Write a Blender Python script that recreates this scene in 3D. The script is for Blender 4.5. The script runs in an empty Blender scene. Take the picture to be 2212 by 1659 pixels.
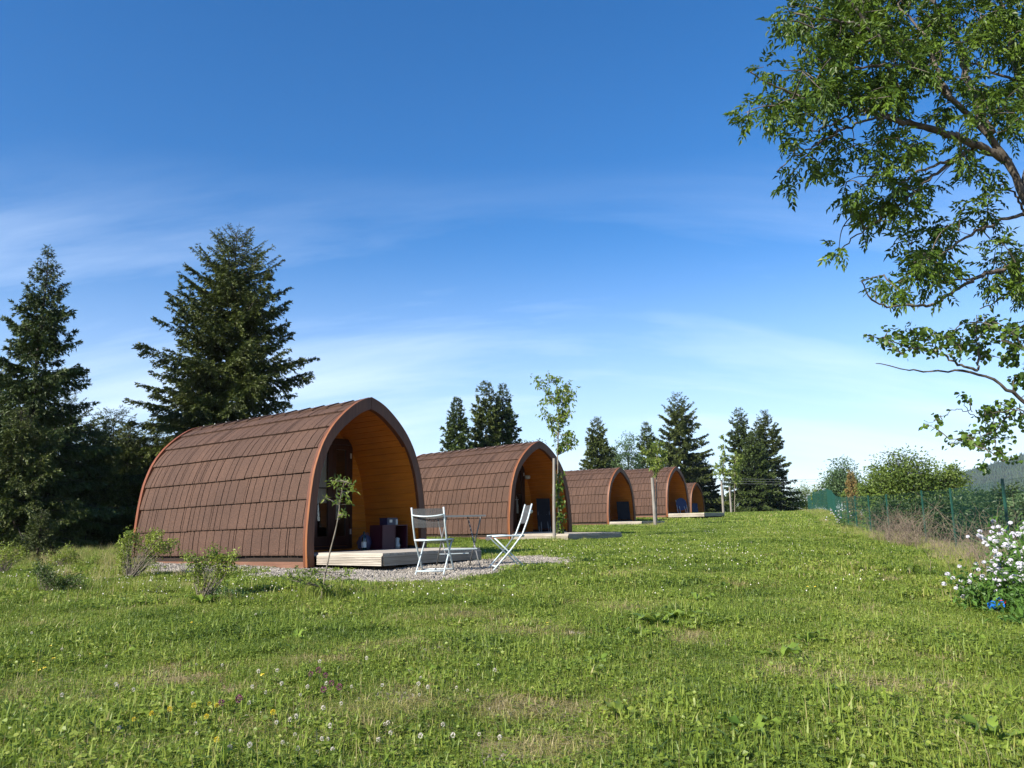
import bpy, math, random
import numpy as np
from mathutils import Vector, Matrix
R = math.radians
rng = np.random.default_rng(7)
random.seed(7)
S = bpy.context.scene
COL = S.collection

# ------------------------------------------------------------------ camera
F = 1750.0                    # focal length for a 2212 px wide picture
EYE = np.array([0.0, 0.0, 1.0])
PITCH = math.atan(300.5 / F)
ROLL = 0.02
cam = bpy.data.cameras.new('camera')
cam.sensor_width = 36.0
cam.lens = 36.0 * F / 2212.0
cam.clip_start = 0.05
cam.clip_end = 20000
co = bpy.data.objects.new('camera', cam)
COL.objects.link(co)
co.matrix_world = (Matrix.Translation(Vector(EYE)) @ Matrix.Rotation(math.pi / 2 + PITCH, 4, 'X')
                   @ Matrix.Rotation(-ROLL, 4, 'Z'))
S.camera = co

# ------------------------------------------------------------------ sun, sky, exposure
SUN_EL, SUN_AZ = R(33), math.atan2(-0.66, -0.75)      # direction towards the sun
sd = Vector((math.cos(SUN_EL) * math.cos(SUN_AZ), math.cos(SUN_EL) * math.sin(SUN_AZ), math.sin(SUN_EL)))
sl = bpy.data.lights.new('sun', 'SUN')
sl.energy = 5.0
sl.angle = R(0.5)
sl.color = (1.0, 0.93, 0.82)
so = bpy.data.objects.new('sun', sl)
COL.objects.link(so)
so.rotation_euler = sd.to_track_quat('Z', 'Y').to_euler()

W = bpy.data.worlds.new("World")
S.world = W
W.use_nodes = True
wt = W.node_tree
wt.nodes.clear()
def wn(t, **k):
    n = wt.nodes.new(t)
    for a, b in k.items(): setattr(n, a, b)
    return n
wo = wn('ShaderNodeOutputWorld')
bg = wn('ShaderNodeBackground')
sky = wn('ShaderNodeTexSky', sky_type='NISHITA', sun_disc=False, sun_elevation=SUN_EL,
         sun_rotation=math.pi / 2 - SUN_AZ, altitude=900, air_density=1.0, dust_density=0.35, ozone_density=3.0)
bg.inputs['Strength'].default_value = 0.10
tcw = wn('ShaderNodeTexCoord')
# thin cirrus: streaky noise on the sky direction, projected on a high layer
sep = wn('ShaderNodeSeparateXYZ')
wt.links.new(tcw.outputs['Generated'], sep.inputs[0])
zz = wn('ShaderNodeMath', operation='MAXIMUM'); wt.links.new(sep.outputs['Z'], zz.inputs[0]); zz.inputs[1].default_value = 0.0
za = wn('ShaderNodeMath', operation='ADD'); wt.links.new(zz.outputs[0], za.inputs[0]); za.inputs[1].default_value = 0.42
dv = wn('ShaderNodeCombineXYZ')
for i, ax in enumerate('XY'):
    d = wn('ShaderNodeMath', operation='DIVIDE'); wt.links.new(sep.outputs[ax], d.inputs[0]); wt.links.new(za.outputs[0], d.inputs[1])
    wt.links.new(d.outputs[0], dv.inputs[i])
mp = wn('ShaderNodeMapping'); wt.links.new(dv.outputs[0], mp.inputs['Vector'])
mp.inputs['Rotation'].default_value = (0, 0, R(47)); mp.inputs['Scale'].default_value = (0.62, 3.0, 1); mp.inputs['Location'].default_value = (2.3, 4.1, 0)
n1 = wn('ShaderNodeTexNoise'); wt.links.new(mp.outputs[0], n1.inputs['Vector'])
n1.inputs['Scale'].default_value = 1.15; n1.inputs['Detail'].default_value = 10; n1.inputs['Roughness'].default_value = 0.60; n1.inputs['Distortion'].default_value = 0.35
cr = wn('ShaderNodeValToRGB'); wt.links.new(n1.outputs['Fac'], cr.inputs[0])
cr.color_ramp.elements[0].position = 0.47; cr.color_ramp.elements[0].color = (0, 0, 0, 1)
cr.color_ramp.elements[1].position = 0.72; cr.color_ramp.elements[1].color = (1, 1, 1, 1)
# cirrus is seen low in the sky only
mr = wn('ShaderNodeMapRange'); wt.links.new(sep.outputs['Z'], mr.inputs['Value'])
mr.inputs['From Min'].default_value = 0.02; mr.inputs['From Max'].default_value = 0.42; mr.inputs['To Min'].default_value = 0.75; mr.inputs['To Max'].default_value = 0.0
mu = wn('ShaderNodeMath', operation='MULTIPLY'); wt.links.new(cr.outputs[0], mu.inputs[0]); wt.links.new(mr.outputs[0], mu.inputs[1])
hs = wn('ShaderNodeHueSaturation'); wt.links.new(sky.outputs[0], hs.inputs['Color'])
hs.inputs['Hue'].default_value = 0.504; hs.inputs['Saturation'].default_value = 1.33; hs.inputs['Value'].default_value = 1.0
mx = wn('ShaderNodeMixRGB'); wt.links.new(mu.outputs[0], mx.inputs[0]); wt.links.new(hs.outputs[0], mx.inputs[1])
mx.inputs[2].default_value = (7.0, 7.9, 9.0, 1)
mx2 = wn('ShaderNodeMixRGB'); mr2 = wn('ShaderNodeMapRange'); mr2.interpolation_type = 'SMOOTHSTEP'
wt.links.new(sep.outputs['Z'], mr2.inputs['Value']); mr2.inputs['From Min'].default_value = -0.05; mr2.inputs['From Max'].default_value = 0.36; mr2.inputs['To Min'].default_value = 0.62; mr2.inputs['To Max'].default_value = 0.0
wt.links.new(mr2.outputs[0], mx2.inputs[0]); wt.links.new(mx.outputs[0], mx2.inputs[1]); mx2.inputs[2].default_value = (5.5, 6.2, 7.3, 1)
wt.links.new(mx2.outputs[0], bg.inputs['Color'])
wt.links.new(bg.outputs[0], wo.inputs['Surface'])
S.view_settings.view_transform = 'Standard'
S.view_settings.look = 'None'
S.view_settings.gamma = 1
S.view_settings.exposure = 0.95
S.cycles.max_bounces = 8
S.cycles.transparent_max_bounces = 16
S.cycles.volume_bounces = 0

# ------------------------------------------------------------------ helpers
def ray(px, py):
    c, s = math.cos(ROLL), math.sin(ROLL)
    dx, dy = px - 1106, py - 829.5
    u = c * dx - s * dy
    v = s * dx + c * dy
    fw = np.array([0, math.cos(PITCH), math.sin(PITCH)])
    up = np.array([0, -math.sin(PITCH), math.cos(PITCH)])
    r = fw + np.array([1, 0, 0]) * u / F - up * v / F
    return r / r[1]
def at(px, py, d):
    """the place in the world seen at a picture point, d metres ahead"""
    return EYE + ray(px, py) * d

_ys = np.arange(-30, 141, 0.5)
_b = np.interp(_ys, [-30, 0, 3, 6, 8.5, 10.5, 13, 16, 20, 30, 37, 43, 50, 58, 66, 90, 140],
               [-1.3, -1.0, -.97, -.88, -.78, -.64, -.58, -.54, -.47, -.30, -.19, .12, .30, .36, .34, -.2, -2.2])
_k = np.ones(5) / 5
_bs = np.convolve(np.pad(_b, 2, mode='edge'), _k, 'valid')
def smooth(a, b, x):
    t = np.clip((x - a) / (b - a), 0, 1)
    return t * t * (3 - 2 * t)
def G(x, y):
    x = np.asarray(x, float); y = np.asarray(y, float)
    z = np.interp(y, _ys, _bs) + 1.0
    drop = 0.32 * smooth(0.25 * y + 0.5, 0.45 * y + 1.5, x) * smooth(5, 10, y) * (1 - smooth(33, 43, y))
    z = z - drop
    near = 1 - smooth(20, 45, np.hypot(x, y))
    z = z + near * (0.022 * np.sin(x * 1.7 + y * .6) * np.sin(y * 1.3 - x * .4) + 0.012 * np.sin(x * 4.1 + 1) * np.sin(y * 3.7 + 2))
    r = np.hypot(x, y)
    z = z - 14 * smooth(95, 420, r)
    return z
def g(x, y): return float(G(x, y))
def pground(px, py):
    r = ray(px, py)
    lo = 1.0
    d = 1.5
    while d < 90:
        p = EYE + r * d
        if p[2] < g(p[0], p[1]): break
        lo = d; d *= 1.02
    hi = d
    for _ in range(25):
        m = (lo + hi) / 2
        p = EYE + r * m
        if p[2] < g(p[0], p[1]): hi = m
        else: lo = m
    return EYE + r * hi

class MB:
    """collects vertices and faces of one mesh"""
    def __init__(s): s.v = []; s.f = []; s.n = 0; s.c = []
    def add(s, v, f, c=None):
        v = np.asarray(v, float).reshape(-1, 3)
        s.v.append(v)
        if isinstance(f, np.ndarray): s.f.append(f + s.n)
        else:
            by = {}
            for q in f: by.setdefault(len(q), []).append(q)
            for k, q in by.items(): s.f.append(np.array(q, int) + s.n)
        s.c.append(np.full(len(v), .5) if c is None else np.broadcast_to(c, (len(v),)))
        s.n += len(v)
        return s
    def box(s, lo, hi, M=None):
        x0, y0, z0 = lo; x1, y1, z1 = hi
        v = np.array([(x0,y0,z0),(x1,y0,z0),(x1,y1,z0),(x0,y1,z0),(x0,y0,z1),(x1,y0,z1),(x1,y1,z1),(x0,y1,z1)], float)
        if M is not None: v = v @ np.array(M.to_3x3()).T + np.array(M.translation)
        return s.add(v, np.array([(3,2,1,0),(4,5,6,7),(0,1,5,4),(1,2,6,5),(2,3,7,6),(3,0,4,7)]))
    def tube(s, pts, rad, k=6, cap=True, c=None, squash=None):
        P = np.asarray(pts, float); n = len(P)
        rad = np.broadcast_to(np.asarray(rad, float), (n,))
        T = np.gradient(P, axis=0); T /= np.linalg.norm(T, axis=1)[:, None] + 1e-9
        ref = np.array([0, 0, 1.0]) if abs(T[0][2]) < .9 else np.array([1.0, 0, 0])
        A = np.cross(T, ref); A /= np.linalg.norm(A, axis=1)[:, None] + 1e-9
        B = np.cross(T, A)
        a = np.arange(k) * 2 * math.pi / k + math.pi / k
        V = P[:, None] + rad[:, None, None] * (A[:, None] * np.cos(a)[None, :, None] + B[:, None] * np.sin(a)[None, :, None])
        idx = np.arange(n * k).reshape(n, k)
        q = np.stack([idx[:-1], np.roll(idx[:-1], -1, 1), np.roll(idx[1:], -1, 1), idx[1:]], -1).reshape(-1, 4)
        f = [tuple(t) for t in q]
        if cap: f += [tuple(idx[0][::-1]), tuple(idx[-1])]
        return s.add(V.reshape(-1, 3), f, c)
    def bar(s, a, b, r, k=4): return s.tube([a, b], r, k)
    def lathe(s, prof, k=16, o=(0,0,0)):
        pr = np.array(prof, float); n = len(pr)
        a = np.arange(k) * 2 * math.pi / k
        V = np.stack([pr[:, 0][:, None] * np.cos(a), pr[:, 0][:, None] * np.sin(a), np.repeat(pr[:, 1][:, None], k, 1)], -1).reshape(-1, 3) + np.array(o)
        idx = np.arange(n * k).reshape(n, k)
        q = np.stack([idx[:-1], np.roll(idx[:-1], -1, 1), np.roll(idx[1:], -1, 1), idx[1:]], -1).reshape(-1, 4)
        return s.add(V, q)
    def build(s, name, m, parent=None, smooth=False):
        V = np.concatenate(s.v); me = bpy.data.meshes.new(name)
        me.vertices.add(len(V)); me.vertices.foreach_set('co', V.astype('f').ravel())
        L = sum(f.size for f in s.f); nf = sum(len(f) for f in s.f)
        me.loops.add(L); me.polygons.add(nf)
        me.loops.foreach_set('vertex_index', np.concatenate([f.ravel() for f in s.f]).astype('i'))
        tot = np.concatenate([np.full(len(f), f.shape[1]) for f in s.f])
        st = np.concatenate([[0], np.cumsum(tot)[:-1]])
        me.polygons.foreach_set('loop_start', st.astype('i')); me.polygons.foreach_set('loop_total', tot.astype('i'))
        at_ = me.attributes.new('tint', 'FLOAT', 'POINT'); at_.data.foreach_set('value', np.concatenate(s.c).astype('f'))
        me.update(calc_edges=True); me.validate()
        me.polygons.foreach_set('use_smooth', np.full(nf, bool(smooth)))
        me.materials.append(m)
        o = bpy.data.objects.new(name, me)
        if parent != 'nolink': COL.objects.link(o)
        if parent is not None and parent != 'nolink': o.parent = parent
        return o
def tag(o, label, cat, group=None):
    o['label'] = label; o['category'] = cat
    if group: o['group'] = group
    return o
def kind(o, k, label=None, cat=None):
    o['kind'] = k
    if label: o['label'] = label
    if cat: o['category'] = cat
    return o
def empty(name, loc, rz=0, label=None, cat=None, group=None):
    o = bpy.data.objects.new(name, None); COL.objects.link(o)
    o.location = loc; o.rotation_euler = (0, 0, rz); o.empty_display_size = .1
    if label: tag(o, label, cat, group)
    return o
def copy_tree(o, parent=None):
    c = o.copy(); COL.objects.link(c)
    if parent is not None:
        c.parent = parent
    for ch in list(KIDS(o)): copy_tree(ch, c)
    return c
def KIDS(o): return [x for x in list(COL.objects) if x.parent == o]

# ------------------------------------------------------------------ materials
def mat(name, base=(.5,.5,.5), rough=.6, spec=.5, metal=0, var=None, vscale=8, bump=0, bscale=60, vdetail=5, trans=0, ior=None):
    m = bpy.data.materials.new(name); m.use_nodes = True
    nt = m.node_tree; b = nt.nodes['Principled BSDF']
    b.inputs['Base Color'].default_value = (*base, 1); b.inputs['Roughness'].default_value = rough
    b.inputs['Specular IOR Level'].default_value = spec; b.inputs['Metallic'].default_value = metal
    if ior: b.inputs['IOR'].default_value = ior
    tc = nt.nodes.new('ShaderNodeTexCoord')
    if var is not None:
        n = nt.nodes.new('ShaderNodeTexNoise'); n.inputs['Scale'].default_value = vscale; n.inputs['Detail'].default_value = vdetail
        nt.links.new(tc.outputs['Object'], n.inputs['Vector'])
        r = nt.nodes.new('ShaderNodeValToRGB'); r.color_ramp.elements[0].position = .32; r.color_ramp.elements[1].position = .68
        r.color_ramp.elements[0].color = (*base, 1); r.color_ramp.elements[1].color = (*var, 1)
        nt.links.new(n.outputs['Fac'], r.inputs[0]); nt.links.new(r.outputs[0], b.inputs['Base Color'])
    if bump:
        n = nt.nodes.new('ShaderNodeTexNoise'); n.inputs['Scale'].default_value = bscale; n.inputs['Detail'].default_value = 4
        nt.links.new(tc.outputs['Object'], n.inputs['Vector'])
        bp = nt.nodes.new('ShaderNodeBump'); bp.inputs['Strength'].default_value = bump; bp.inputs['Distance'].default_value = .01
        nt.links.new(n.outputs['Fac'], bp.inputs['Height']); nt.links.new(bp.outputs[0], b.inputs['Normal'])
    return m
def wood(name, c1, c2, axis='Y', rough=.55, scale=1.0, knots=True, spec=.4):
    """stretched grain along one axis"""
    m = bpy.data.materials.new(name); m.use_nodes = True
    nt = m.node_tree; b = nt.nodes['Principled BSDF']; b.inputs['Roughness'].default_value = rough; b.inputs['Specular IOR Level'].default_value = spec
    tc = nt.nodes.new('ShaderNodeTexCoord'); mp = nt.nodes.new('ShaderNodeMapping')
    sc = {'X': (1.2, 22, 22), 'Y': (22, 1.2, 22), 'Z': (22, 22, 1.2)}[axis]
    mp.inputs['Scale'].default_value = tuple(s * scale for s in sc)
    nt.links.new(tc.outputs['Object'], mp.inputs[0])
    n = nt.nodes.new('ShaderNodeTexNoise'); n.inputs['Scale'].default_value = 1.5; n.inputs['Detail'].default_value = 6; n.inputs['Distortion'].default_value = .6
    nt.links.new(mp.outputs[0], n.inputs['Vector'])
    r = nt.nodes.new('ShaderNodeValToRGB'); r.color_ramp.elements[0].position = .3; r.color_ramp.elements[1].position = .7
    r.color_ramp.elements[0].color = (*c1, 1); r.color_ramp.elements[1].color = (*c2, 1)
    nt.links.new(n.outputs['Fac'], r.inputs[0])
    n2 = nt.nodes.new('ShaderNodeTexNoise'); n2.inputs['Scale'].default_value = 2.5; nt.links.new(tc.outputs['Object'], n2.inputs['Vector'])
    mx = nt.nodes.new('ShaderNodeMixRGB'); mx.blend_type = 'MULTIPLY'; mx.inputs[0].default_value = .35
    nt.links.new(r.outputs[0], mx.inputs[1]); nt.links.new(n2.outputs['Fac'], mx.inputs[2])
    nt.links.new(mx.outputs[0], b.inputs['Base Color'])
    bp = nt.nodes.new('ShaderNodeBump'); bp.inputs['Strength'].default_value = .25; bp.inputs['Distance'].default_value = .004
    nt.links.new(n.outputs['Fac'], bp.inputs['Height']); nt.links.new(bp.outputs[0], b.inputs['Normal'])
    return m
def leafmat(name, dark, light, rough=.5, trans=.25, noise=.7, spec=.35, dry=None, tcol=None):
    """leaf colour varies leaf by leaf (tint attribute) and in clumps over the plant"""
    m = bpy.data.materials.new(name); m.use_nodes = True
    nt = m.node_tree; b = nt.nodes['Principled BSDF']; out = nt.nodes['Material Output']
    b.inputs['Roughness'].default_value = rough; b.inputs['Specular IOR Level'].default_value = spec
    a = nt.nodes.new('ShaderNodeAttribute'); a.attribute_name = 'tint'
    ge = nt.nodes.new('ShaderNodeNewGeometry')
    n = nt.nodes.new('ShaderNodeTexNoise'); n.inputs['Scale'].default_value = noise; n.inputs['Detail'].default_value = 3
    nt.links.new(ge.outputs['Position'], n.inputs['Vector'])
    ad = nt.nodes.new('ShaderNodeMath'); ad.operation = 'MULTIPLY_ADD'; ad.inputs[1].default_value = 1.1; ad.inputs[2].default_value = -.3
    nt.links.new(n.outputs['Fac'], ad.inputs[0])
    md = nt.nodes.new('ShaderNodeMath'); md.operation = 'MULTIPLY_ADD'; md.inputs[1].default_value = .75; nt.links.new(a.outputs['Fac'], md.inputs[0]); nt.links.new(ad.outputs[0], md.inputs[2])
    r = nt.nodes.new('ShaderNodeValToRGB')
    r.color_ramp.elements[0].position = .15; r.color_ramp.elements[1].position = .95
    r.color_ramp.elements[0].color = (*dark, 1); r.color_ramp.elements[1].color = (*light, 1)
    if dry:
        e = r.color_ramp.elements.new(1.0); e.color = (*dry, 1); r.color_ramp.elements[1].position = .88
    nt.links.new(md.outputs[0], r.inputs[0]); nt.links.new(r.outputs[0], b.inputs['Base Color'])
    if trans:
        t = nt.nodes.new('ShaderNodeBsdfTranslucent'); mxs = nt.nodes.new('ShaderNodeMixShader'); mxs.inputs[0].default_value = trans
        hsv = nt.nodes.new('ShaderNodeHueSaturation'); hsv.inputs['Hue'].default_value = .485; hsv.inputs['Value'].default_value = 1.5
        nt.links.new(r.outputs[0], hsv.inputs['Color']); nt.links.new(hsv.outputs[0], t.inputs['Color'])
        nt.links.new(b.outputs[0], mxs.inputs[1]); nt.links.new(t.outputs[0], mxs.inputs[2]); nt.links.new(mxs.outputs[0], out.inputs['Surface'])
    return m

M_tile = bpy.data.materials.new('granulated_tile'); M_tile.use_nodes = True
def _tile():
    nt = M_tile.node_tree; b = nt.nodes['Principled BSDF']; b.inputs['Roughness'].default_value = .85; b.inputs['Specular IOR Level'].default_value = .25
    tc = nt.nodes.new('ShaderNodeTexCoord')
    n = nt.nodes.new('ShaderNodeTexNoise'); n.inputs['Scale'].default_value = 95; n.inputs['Detail'].default_value = 3
    nt.links.new(tc.outputs['Object'], n.inputs['Vector'])
    r = nt.nodes.new('ShaderNodeValToRGB'); r.color_ramp.elements[0].position = .3; r.color_ramp.elements[1].position = .72
    r.color_ramp.elements[0].color = (.036, .021, .015, 1); r.color_ramp.elements[1].color = (.138, .080, .056, 1)
    nt.links.new(n.outputs['Fac'], r.inputs[0])
    n2 = nt.nodes.new('ShaderNodeTexNoise'); n2.inputs['Scale'].default_value = 1.6; n2.inputs['Detail'].default_value = 5
    nt.links.new(tc.outputs['Object'], n2.inputs['Vector'])
    r2 = nt.nodes.new('ShaderNodeValToRGB'); r2.color_ramp.elements[0].color = (.68, .69, .72, 1); r2.color_ramp.elements[1].color = (1.22, 1.18, 1.14, 1)
    nt.links.new(n2.outputs['Fac'], r2.inputs[0])
    mx = nt.nodes.new('ShaderNodeMixRGB'); mx.blend_type = 'MULTIPLY'; mx.inputs[0].default_value = 1
    nt.links.new(r.outputs[0], mx.inputs[1]); nt.links.new(r2.outputs[0], mx.inputs[2]); 
    # each pressed shake differs a little
    a = nt.nodes.new('ShaderNodeAttribute'); a.attribute_name = 'tint'
    r3 = nt.nodes.new('ShaderNodeValToRGB'); r3.color_ramp.elements[0].color = (.93, .93, .93, 1); r3.color_ramp.elements[1].color = (1.06, 1.05, 1.04, 1)
    nt.links.new(a.outputs['Fac'], r3.inputs[0])
    mx2 = nt.nodes.new('ShaderNodeMixRGB'); mx2.blend_type = 'MULTIPLY'; mx2.inputs[0].default_value = 1
    nt.links.new(mx.outputs[0], mx2.inputs[1]); nt.links.new(r3.outputs[0], mx2.inputs[2])
    nt.links.new(mx2.outputs[0], b.inputs['Base Color'])
    mp = nt.nodes.new('ShaderNodeMapping'); mp.inputs['Scale'].default_value = (9, 90, 9); nt.links.new(tc.outputs['Object'], mp.inputs[0])
    n3 = nt.nodes.new('ShaderNodeTexNoise'); n3.inputs['Scale'].default_value = 1; n3.inputs['Detail'].default_value = 4; nt.links.new(mp.outputs[0], n3.inputs['Vector'])
    ad = nt.nodes.new('ShaderNodeMath'); ad.operation = 'ADD'; nt.links.new(n3.outputs['Fac'], ad.inputs[0]); nt.links.new(n.outputs['Fac'], ad.inputs[1])
    bp = nt.nodes.new('ShaderNodeBump'); bp.inputs['Strength'].default_value = .6; bp.inputs['Distance'].default_value = .006
    nt.links.new(ad.outputs[0], bp.inputs['Height']); nt.links.new(bp.outputs[0], b.inputs['Normal'])
_tile()
M_arch = wood('stained_arch_board', (.10, .034, .015), (.18, .064, .028), 'Z', rough=.5)
M_rear = wood('stained_rear_board', (.17, .05, .018), (.26, .085, .03), 'Z', rough=.5)
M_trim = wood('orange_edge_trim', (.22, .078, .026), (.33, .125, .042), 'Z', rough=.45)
M_orange = wood('varnished_pine', (.52, .150, .010), (.68, .215, .020), 'Y', rough=.42)
M_orangeX = wood('varnished_pine_wall', (.54, .165, .012), (.70, .235, .024), 'X', rough=.42)
M_door = wood('dark_door_wood', (.035, .011, .006), (.06, .02, .010), 'Z', rough=.4)
M_skid = wood('brown_skid', (.16, .075, .045), (.24, .12, .075), 'Y', rough=.8)
M_deckS = wood('weathered_sunlit_deck_board', (.36, .31, .245), (.60, .54, .45), 'Y', rough=.8)  # sun on the deck's left side is painted in as a paler tone
M_deckF = wood('weathered_shaded_deck_face', (.28, .24, .19), (.48, .43, .36), 'X', rough=.8)  # same wood, with the front face's shade painted in as a greyer tone
M_darkwood = wood('dark_support', (.022, .013, .009), (.045, .028, .019), 'Y', rough=.9)
def glassmat():
    m = bpy.data.materials.new('door_glass'); m.use_nodes = True; nt = m.node_tree; nt.nodes.clear()
    out = nt.nodes.new('ShaderNodeOutputMaterial'); g_ = nt.nodes.new('ShaderNodeBsdfGlossy'); g_.inputs['Roughness'].default_value = .015
    t = nt.nodes.new('ShaderNodeBsdfTransparent'); t.inputs['Color'].default_value = (.82, .86, .84, 1)
    f = nt.nodes.new('ShaderNodeFresnel'); f.inputs['IOR'].default_value = 2.3
    mx = nt.nodes.new('ShaderNodeMixShader'); nt.links.new(f.outputs[0], mx.inputs[0]); nt.links.new(t.outputs[0], mx.inputs[1]); nt.links.new(g_.outputs[0], mx.inputs[2]); nt.links.new(mx.outputs[0], out.inputs['Surface'])
    return m
M_glass = glassmat()
M_curtain = mat('curtain', (.74, .74, .72), .9)
M_white = mat('white_lacquered_metal', (.42, .50, .52), .35, .5, var=(.54, .60, .61), vscale=6)
M_grey = mat('grey_metal', (.16, .16, .16), .4, .5)
M_steel = mat('screw_head', (.75, .74, .70), .3, .5, metal=.6)
def slingmat():
    m = bpy.data.materials.new('sling_mesh_fabric'); m.use_nodes = True
    nt = m.node_tree; b = nt.nodes['Principled BSDF']; b.inputs['Base Color'].default_value = (.075, .08, .085, 1); b.inputs['Roughness'].default_value = .6
    t = nt.nodes.new('ShaderNodeBsdfTransparent'); mx = nt.nodes.new('ShaderNodeMixShader'); mx.inputs[0].default_value = .26
    nt.links.new(b.outputs[0], mx.inputs[1]); nt.links.new(t.outputs[0], mx.inputs[2]); nt.links.new(mx.outputs[0], nt.nodes['Material Output'].inputs['Surface'])
    return m
M_sling = slingmat()
M_burg = mat('burgundy_board', (.045, .003, .012), .5)
M_navy = mat('navy_plastic', (.008, .012, .05), .35)
M_bottle = mat('dark_bottle_glass', (.01, .018, .01), .06, .8)
M_paper = mat('paper_label', (.6, .58, .52), .8)
M_bag = mat('lilac_plastic_bag', (.07, .07, .13), .4, bump=.8, bscale=25)
M_black = mat('black_board', (.006, .006, .009), .6, .15, var=(.011, .011, .015))
M_blue = mat('blue_table_top', (.018, .03, .085), .5, .3)
M_lamp = mat('lantern_metal', (.45, .45, .42), .4)
M_stake = wood('grey_stake_wood', (.17, .15, .125), (.36, .33, .29), 'Z', rough=.9)
M_bark = mat('bark', (.055, .042, .032), .9, var=(.14, .115, .09), vscale=14, bump=.9, bscale=30)
M_spbark = mat('spruce_bark', (.022, .016, .012), .95, var=(.055, .042, .032), vscale=14)
M_ashbark = mat('lichened_ash_bark', (.03, .024, .018), .9, var=(.16, .135, .105), vscale=9, bump=.8, bscale=26)
M_youngbark = mat('young_bark', (.12, .10, .075), .85, var=(.26, .22, .17), vscale=12)
M_palebark = mat('pale_stem', (.30, .26, .2), .9, var=(.42, .38, .3), vscale=20)
M_dead = mat('dead_twig', (.11, .082, .06), .95, var=(.22, .17, .125), vscale=6)
M_needle = leafmat('spruce_needles', (.009, .020, .005), (.088, .112, .018), rough=.55, trans=.03, noise=.9)
M_needleB = leafmat('blue_spruce_needles', (.008, .021, .007), (.068, .100, .020), rough=.55, trans=.03, noise=.9)
M_needleF = leafmat('far_spruce_needles', (.010, .022, .006), (.085, .110, .020), rough=.6, trans=.03, noise=.5)
M_ash = leafmat('ash_leaves', (.016, .046, .007), (.118, .190, .020), rough=.45, trans=.26, noise=1.1, spec=.3)
M_hazel = leafmat('hazel_leaves', (.022, .058, .010), (.13, .21, .025), rough=.42, trans=.32, noise=1.5, spec=.45)
M_decid = leafmat('broad_leaves', (.025, .06, .012), (.15, .21, .035), rough=.5, trans=.25, noise=.8)
M_decidB = leafmat('bluish_leaves', (.03, .07, .03), (.13, .20, .075), rough=.5, trans=.25, noise=.8)
M_hedge = leafmat('dark_hedge_leaves', (.012, .030, .010), (.06, .095, .025), rough=.5, trans=.1, noise=1.5)
M_sap2 = leafmat('yellow_green_young_leaves', (.05, .10, .014), (.19, .26, .035), rough=.45, trans=.32, noise=3)
M_sap = leafmat('sapling_leaves', (.06, .11, .02), (.24, .30, .055), rough=.45, trans=.35, noise=3)
M_gold = leafmat('golden_shrub_leaves', (.07, .12, .018), (.27, .33, .05), rough=.5, trans=.3, noise=6)
M_weed = leafmat('weed_leaves', (.08, .15, .02), (.24, .34, .05), rough=.45, trans=.3, noise=4)
M_flowerleaf = leafmat('flower_plant_leaves', (.030, .085, .014), (.11, .21, .035), rough=.5, trans=.3, noise=4)
M_petalw = mat('white_petals', (.62, .60, .68), .6)
M_petalcw = mat('cream_clover_head', (.66, .61, .52), .7)
M_petaly = mat('yellow_petals', (.60, .47, .03), .5)
M_petalp = mat('purple_clover_head', (.20, .06, .10), .6)
M_toyblue = mat('blue_toy_plastic', (.02, .19, .72), .3)
M_toyred = mat('red_toy_plastic', (.75, .04, .02), .3)
M_fence = mat('green_coated_wire', (.006, .050, .034), .45)
M_cable = mat('cable', (.10, .11, .12), .6)

def grassmat():
    m = bpy.data.materials.new('grass_blades'); m.use_nodes = True
    nt = m.node_tree; b = nt.nodes['Principled BSDF']; out = nt.nodes['Material Output']
    b.inputs['Roughness'].default_value = .48; b.inputs['Specular IOR Level'].default_value = .4
    a = nt.nodes.new('ShaderNodeAttribute'); a.attribute_name = 'tint'
    ge = nt.nodes.new('ShaderNodeNewGeometry')
    r = nt.nodes.new('ShaderNodeValToRGB'); cr = r.color_ramp
    cr.elements[0].position = 0.0; cr.elements[0].color = (.070, .122, .018, 1)
    cr.elements[1].position = .45; cr.elements[1].color = (.205, .283, .036, 1)
    e = cr.elements.new(.72); e.color = (.315, .370, .066, 1)
    e = cr.elements.new(.86); e.color = (.36, .33, .11, 1)
    e = cr.elements.new(1.0); e.color = (.46, .37, .20, 1)
    n = nt.nodes.new('ShaderNodeTexNoise'); n.inputs['Scale'].default_value = .7; n.inputs['Detail'].default_value = 7; n.inputs['Roughness'].default_value = .72
    nt.links.new(ge.outputs['Position'], n.inputs['Vector'])
    ad = nt.nodes.new('ShaderNodeMath'); ad.operation = 'MULTIPLY_ADD'; ad.inputs[1].default_value = 1.7; ad.inputs[2].default_value = -.86
    nt.links.new(n.outputs['Fac'], ad.inputs[0])
    sm = nt.nodes.new('ShaderNodeMath'); sm.operation = 'ADD'; sm.use_clamp = True
    nt.links.new(a.outputs['Fac'], sm.inputs[0]); nt.links.new(ad.outputs[0], sm.inputs[1])
    nt.links.new(sm.outputs[0], r.inputs[0]); nt.links.new(r.outputs[0], b.inputs['Base Color'])
    t = nt.nodes.new('ShaderNodeBsdfTranslucent'); nt.links.new(r.outputs[0], t.inputs['Color'])
    mx = nt.nodes.new('ShaderNodeMixShader'); mx.inputs[0].default_value = .4
    nt.links.new(b.outputs[0], mx.inputs[1]); nt.links.new(t.outputs[0], mx.inputs[2]); nt.links.new(mx.outputs[0], out.inputs['Surface'])
    return m
M_grass = grassmat()
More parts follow.
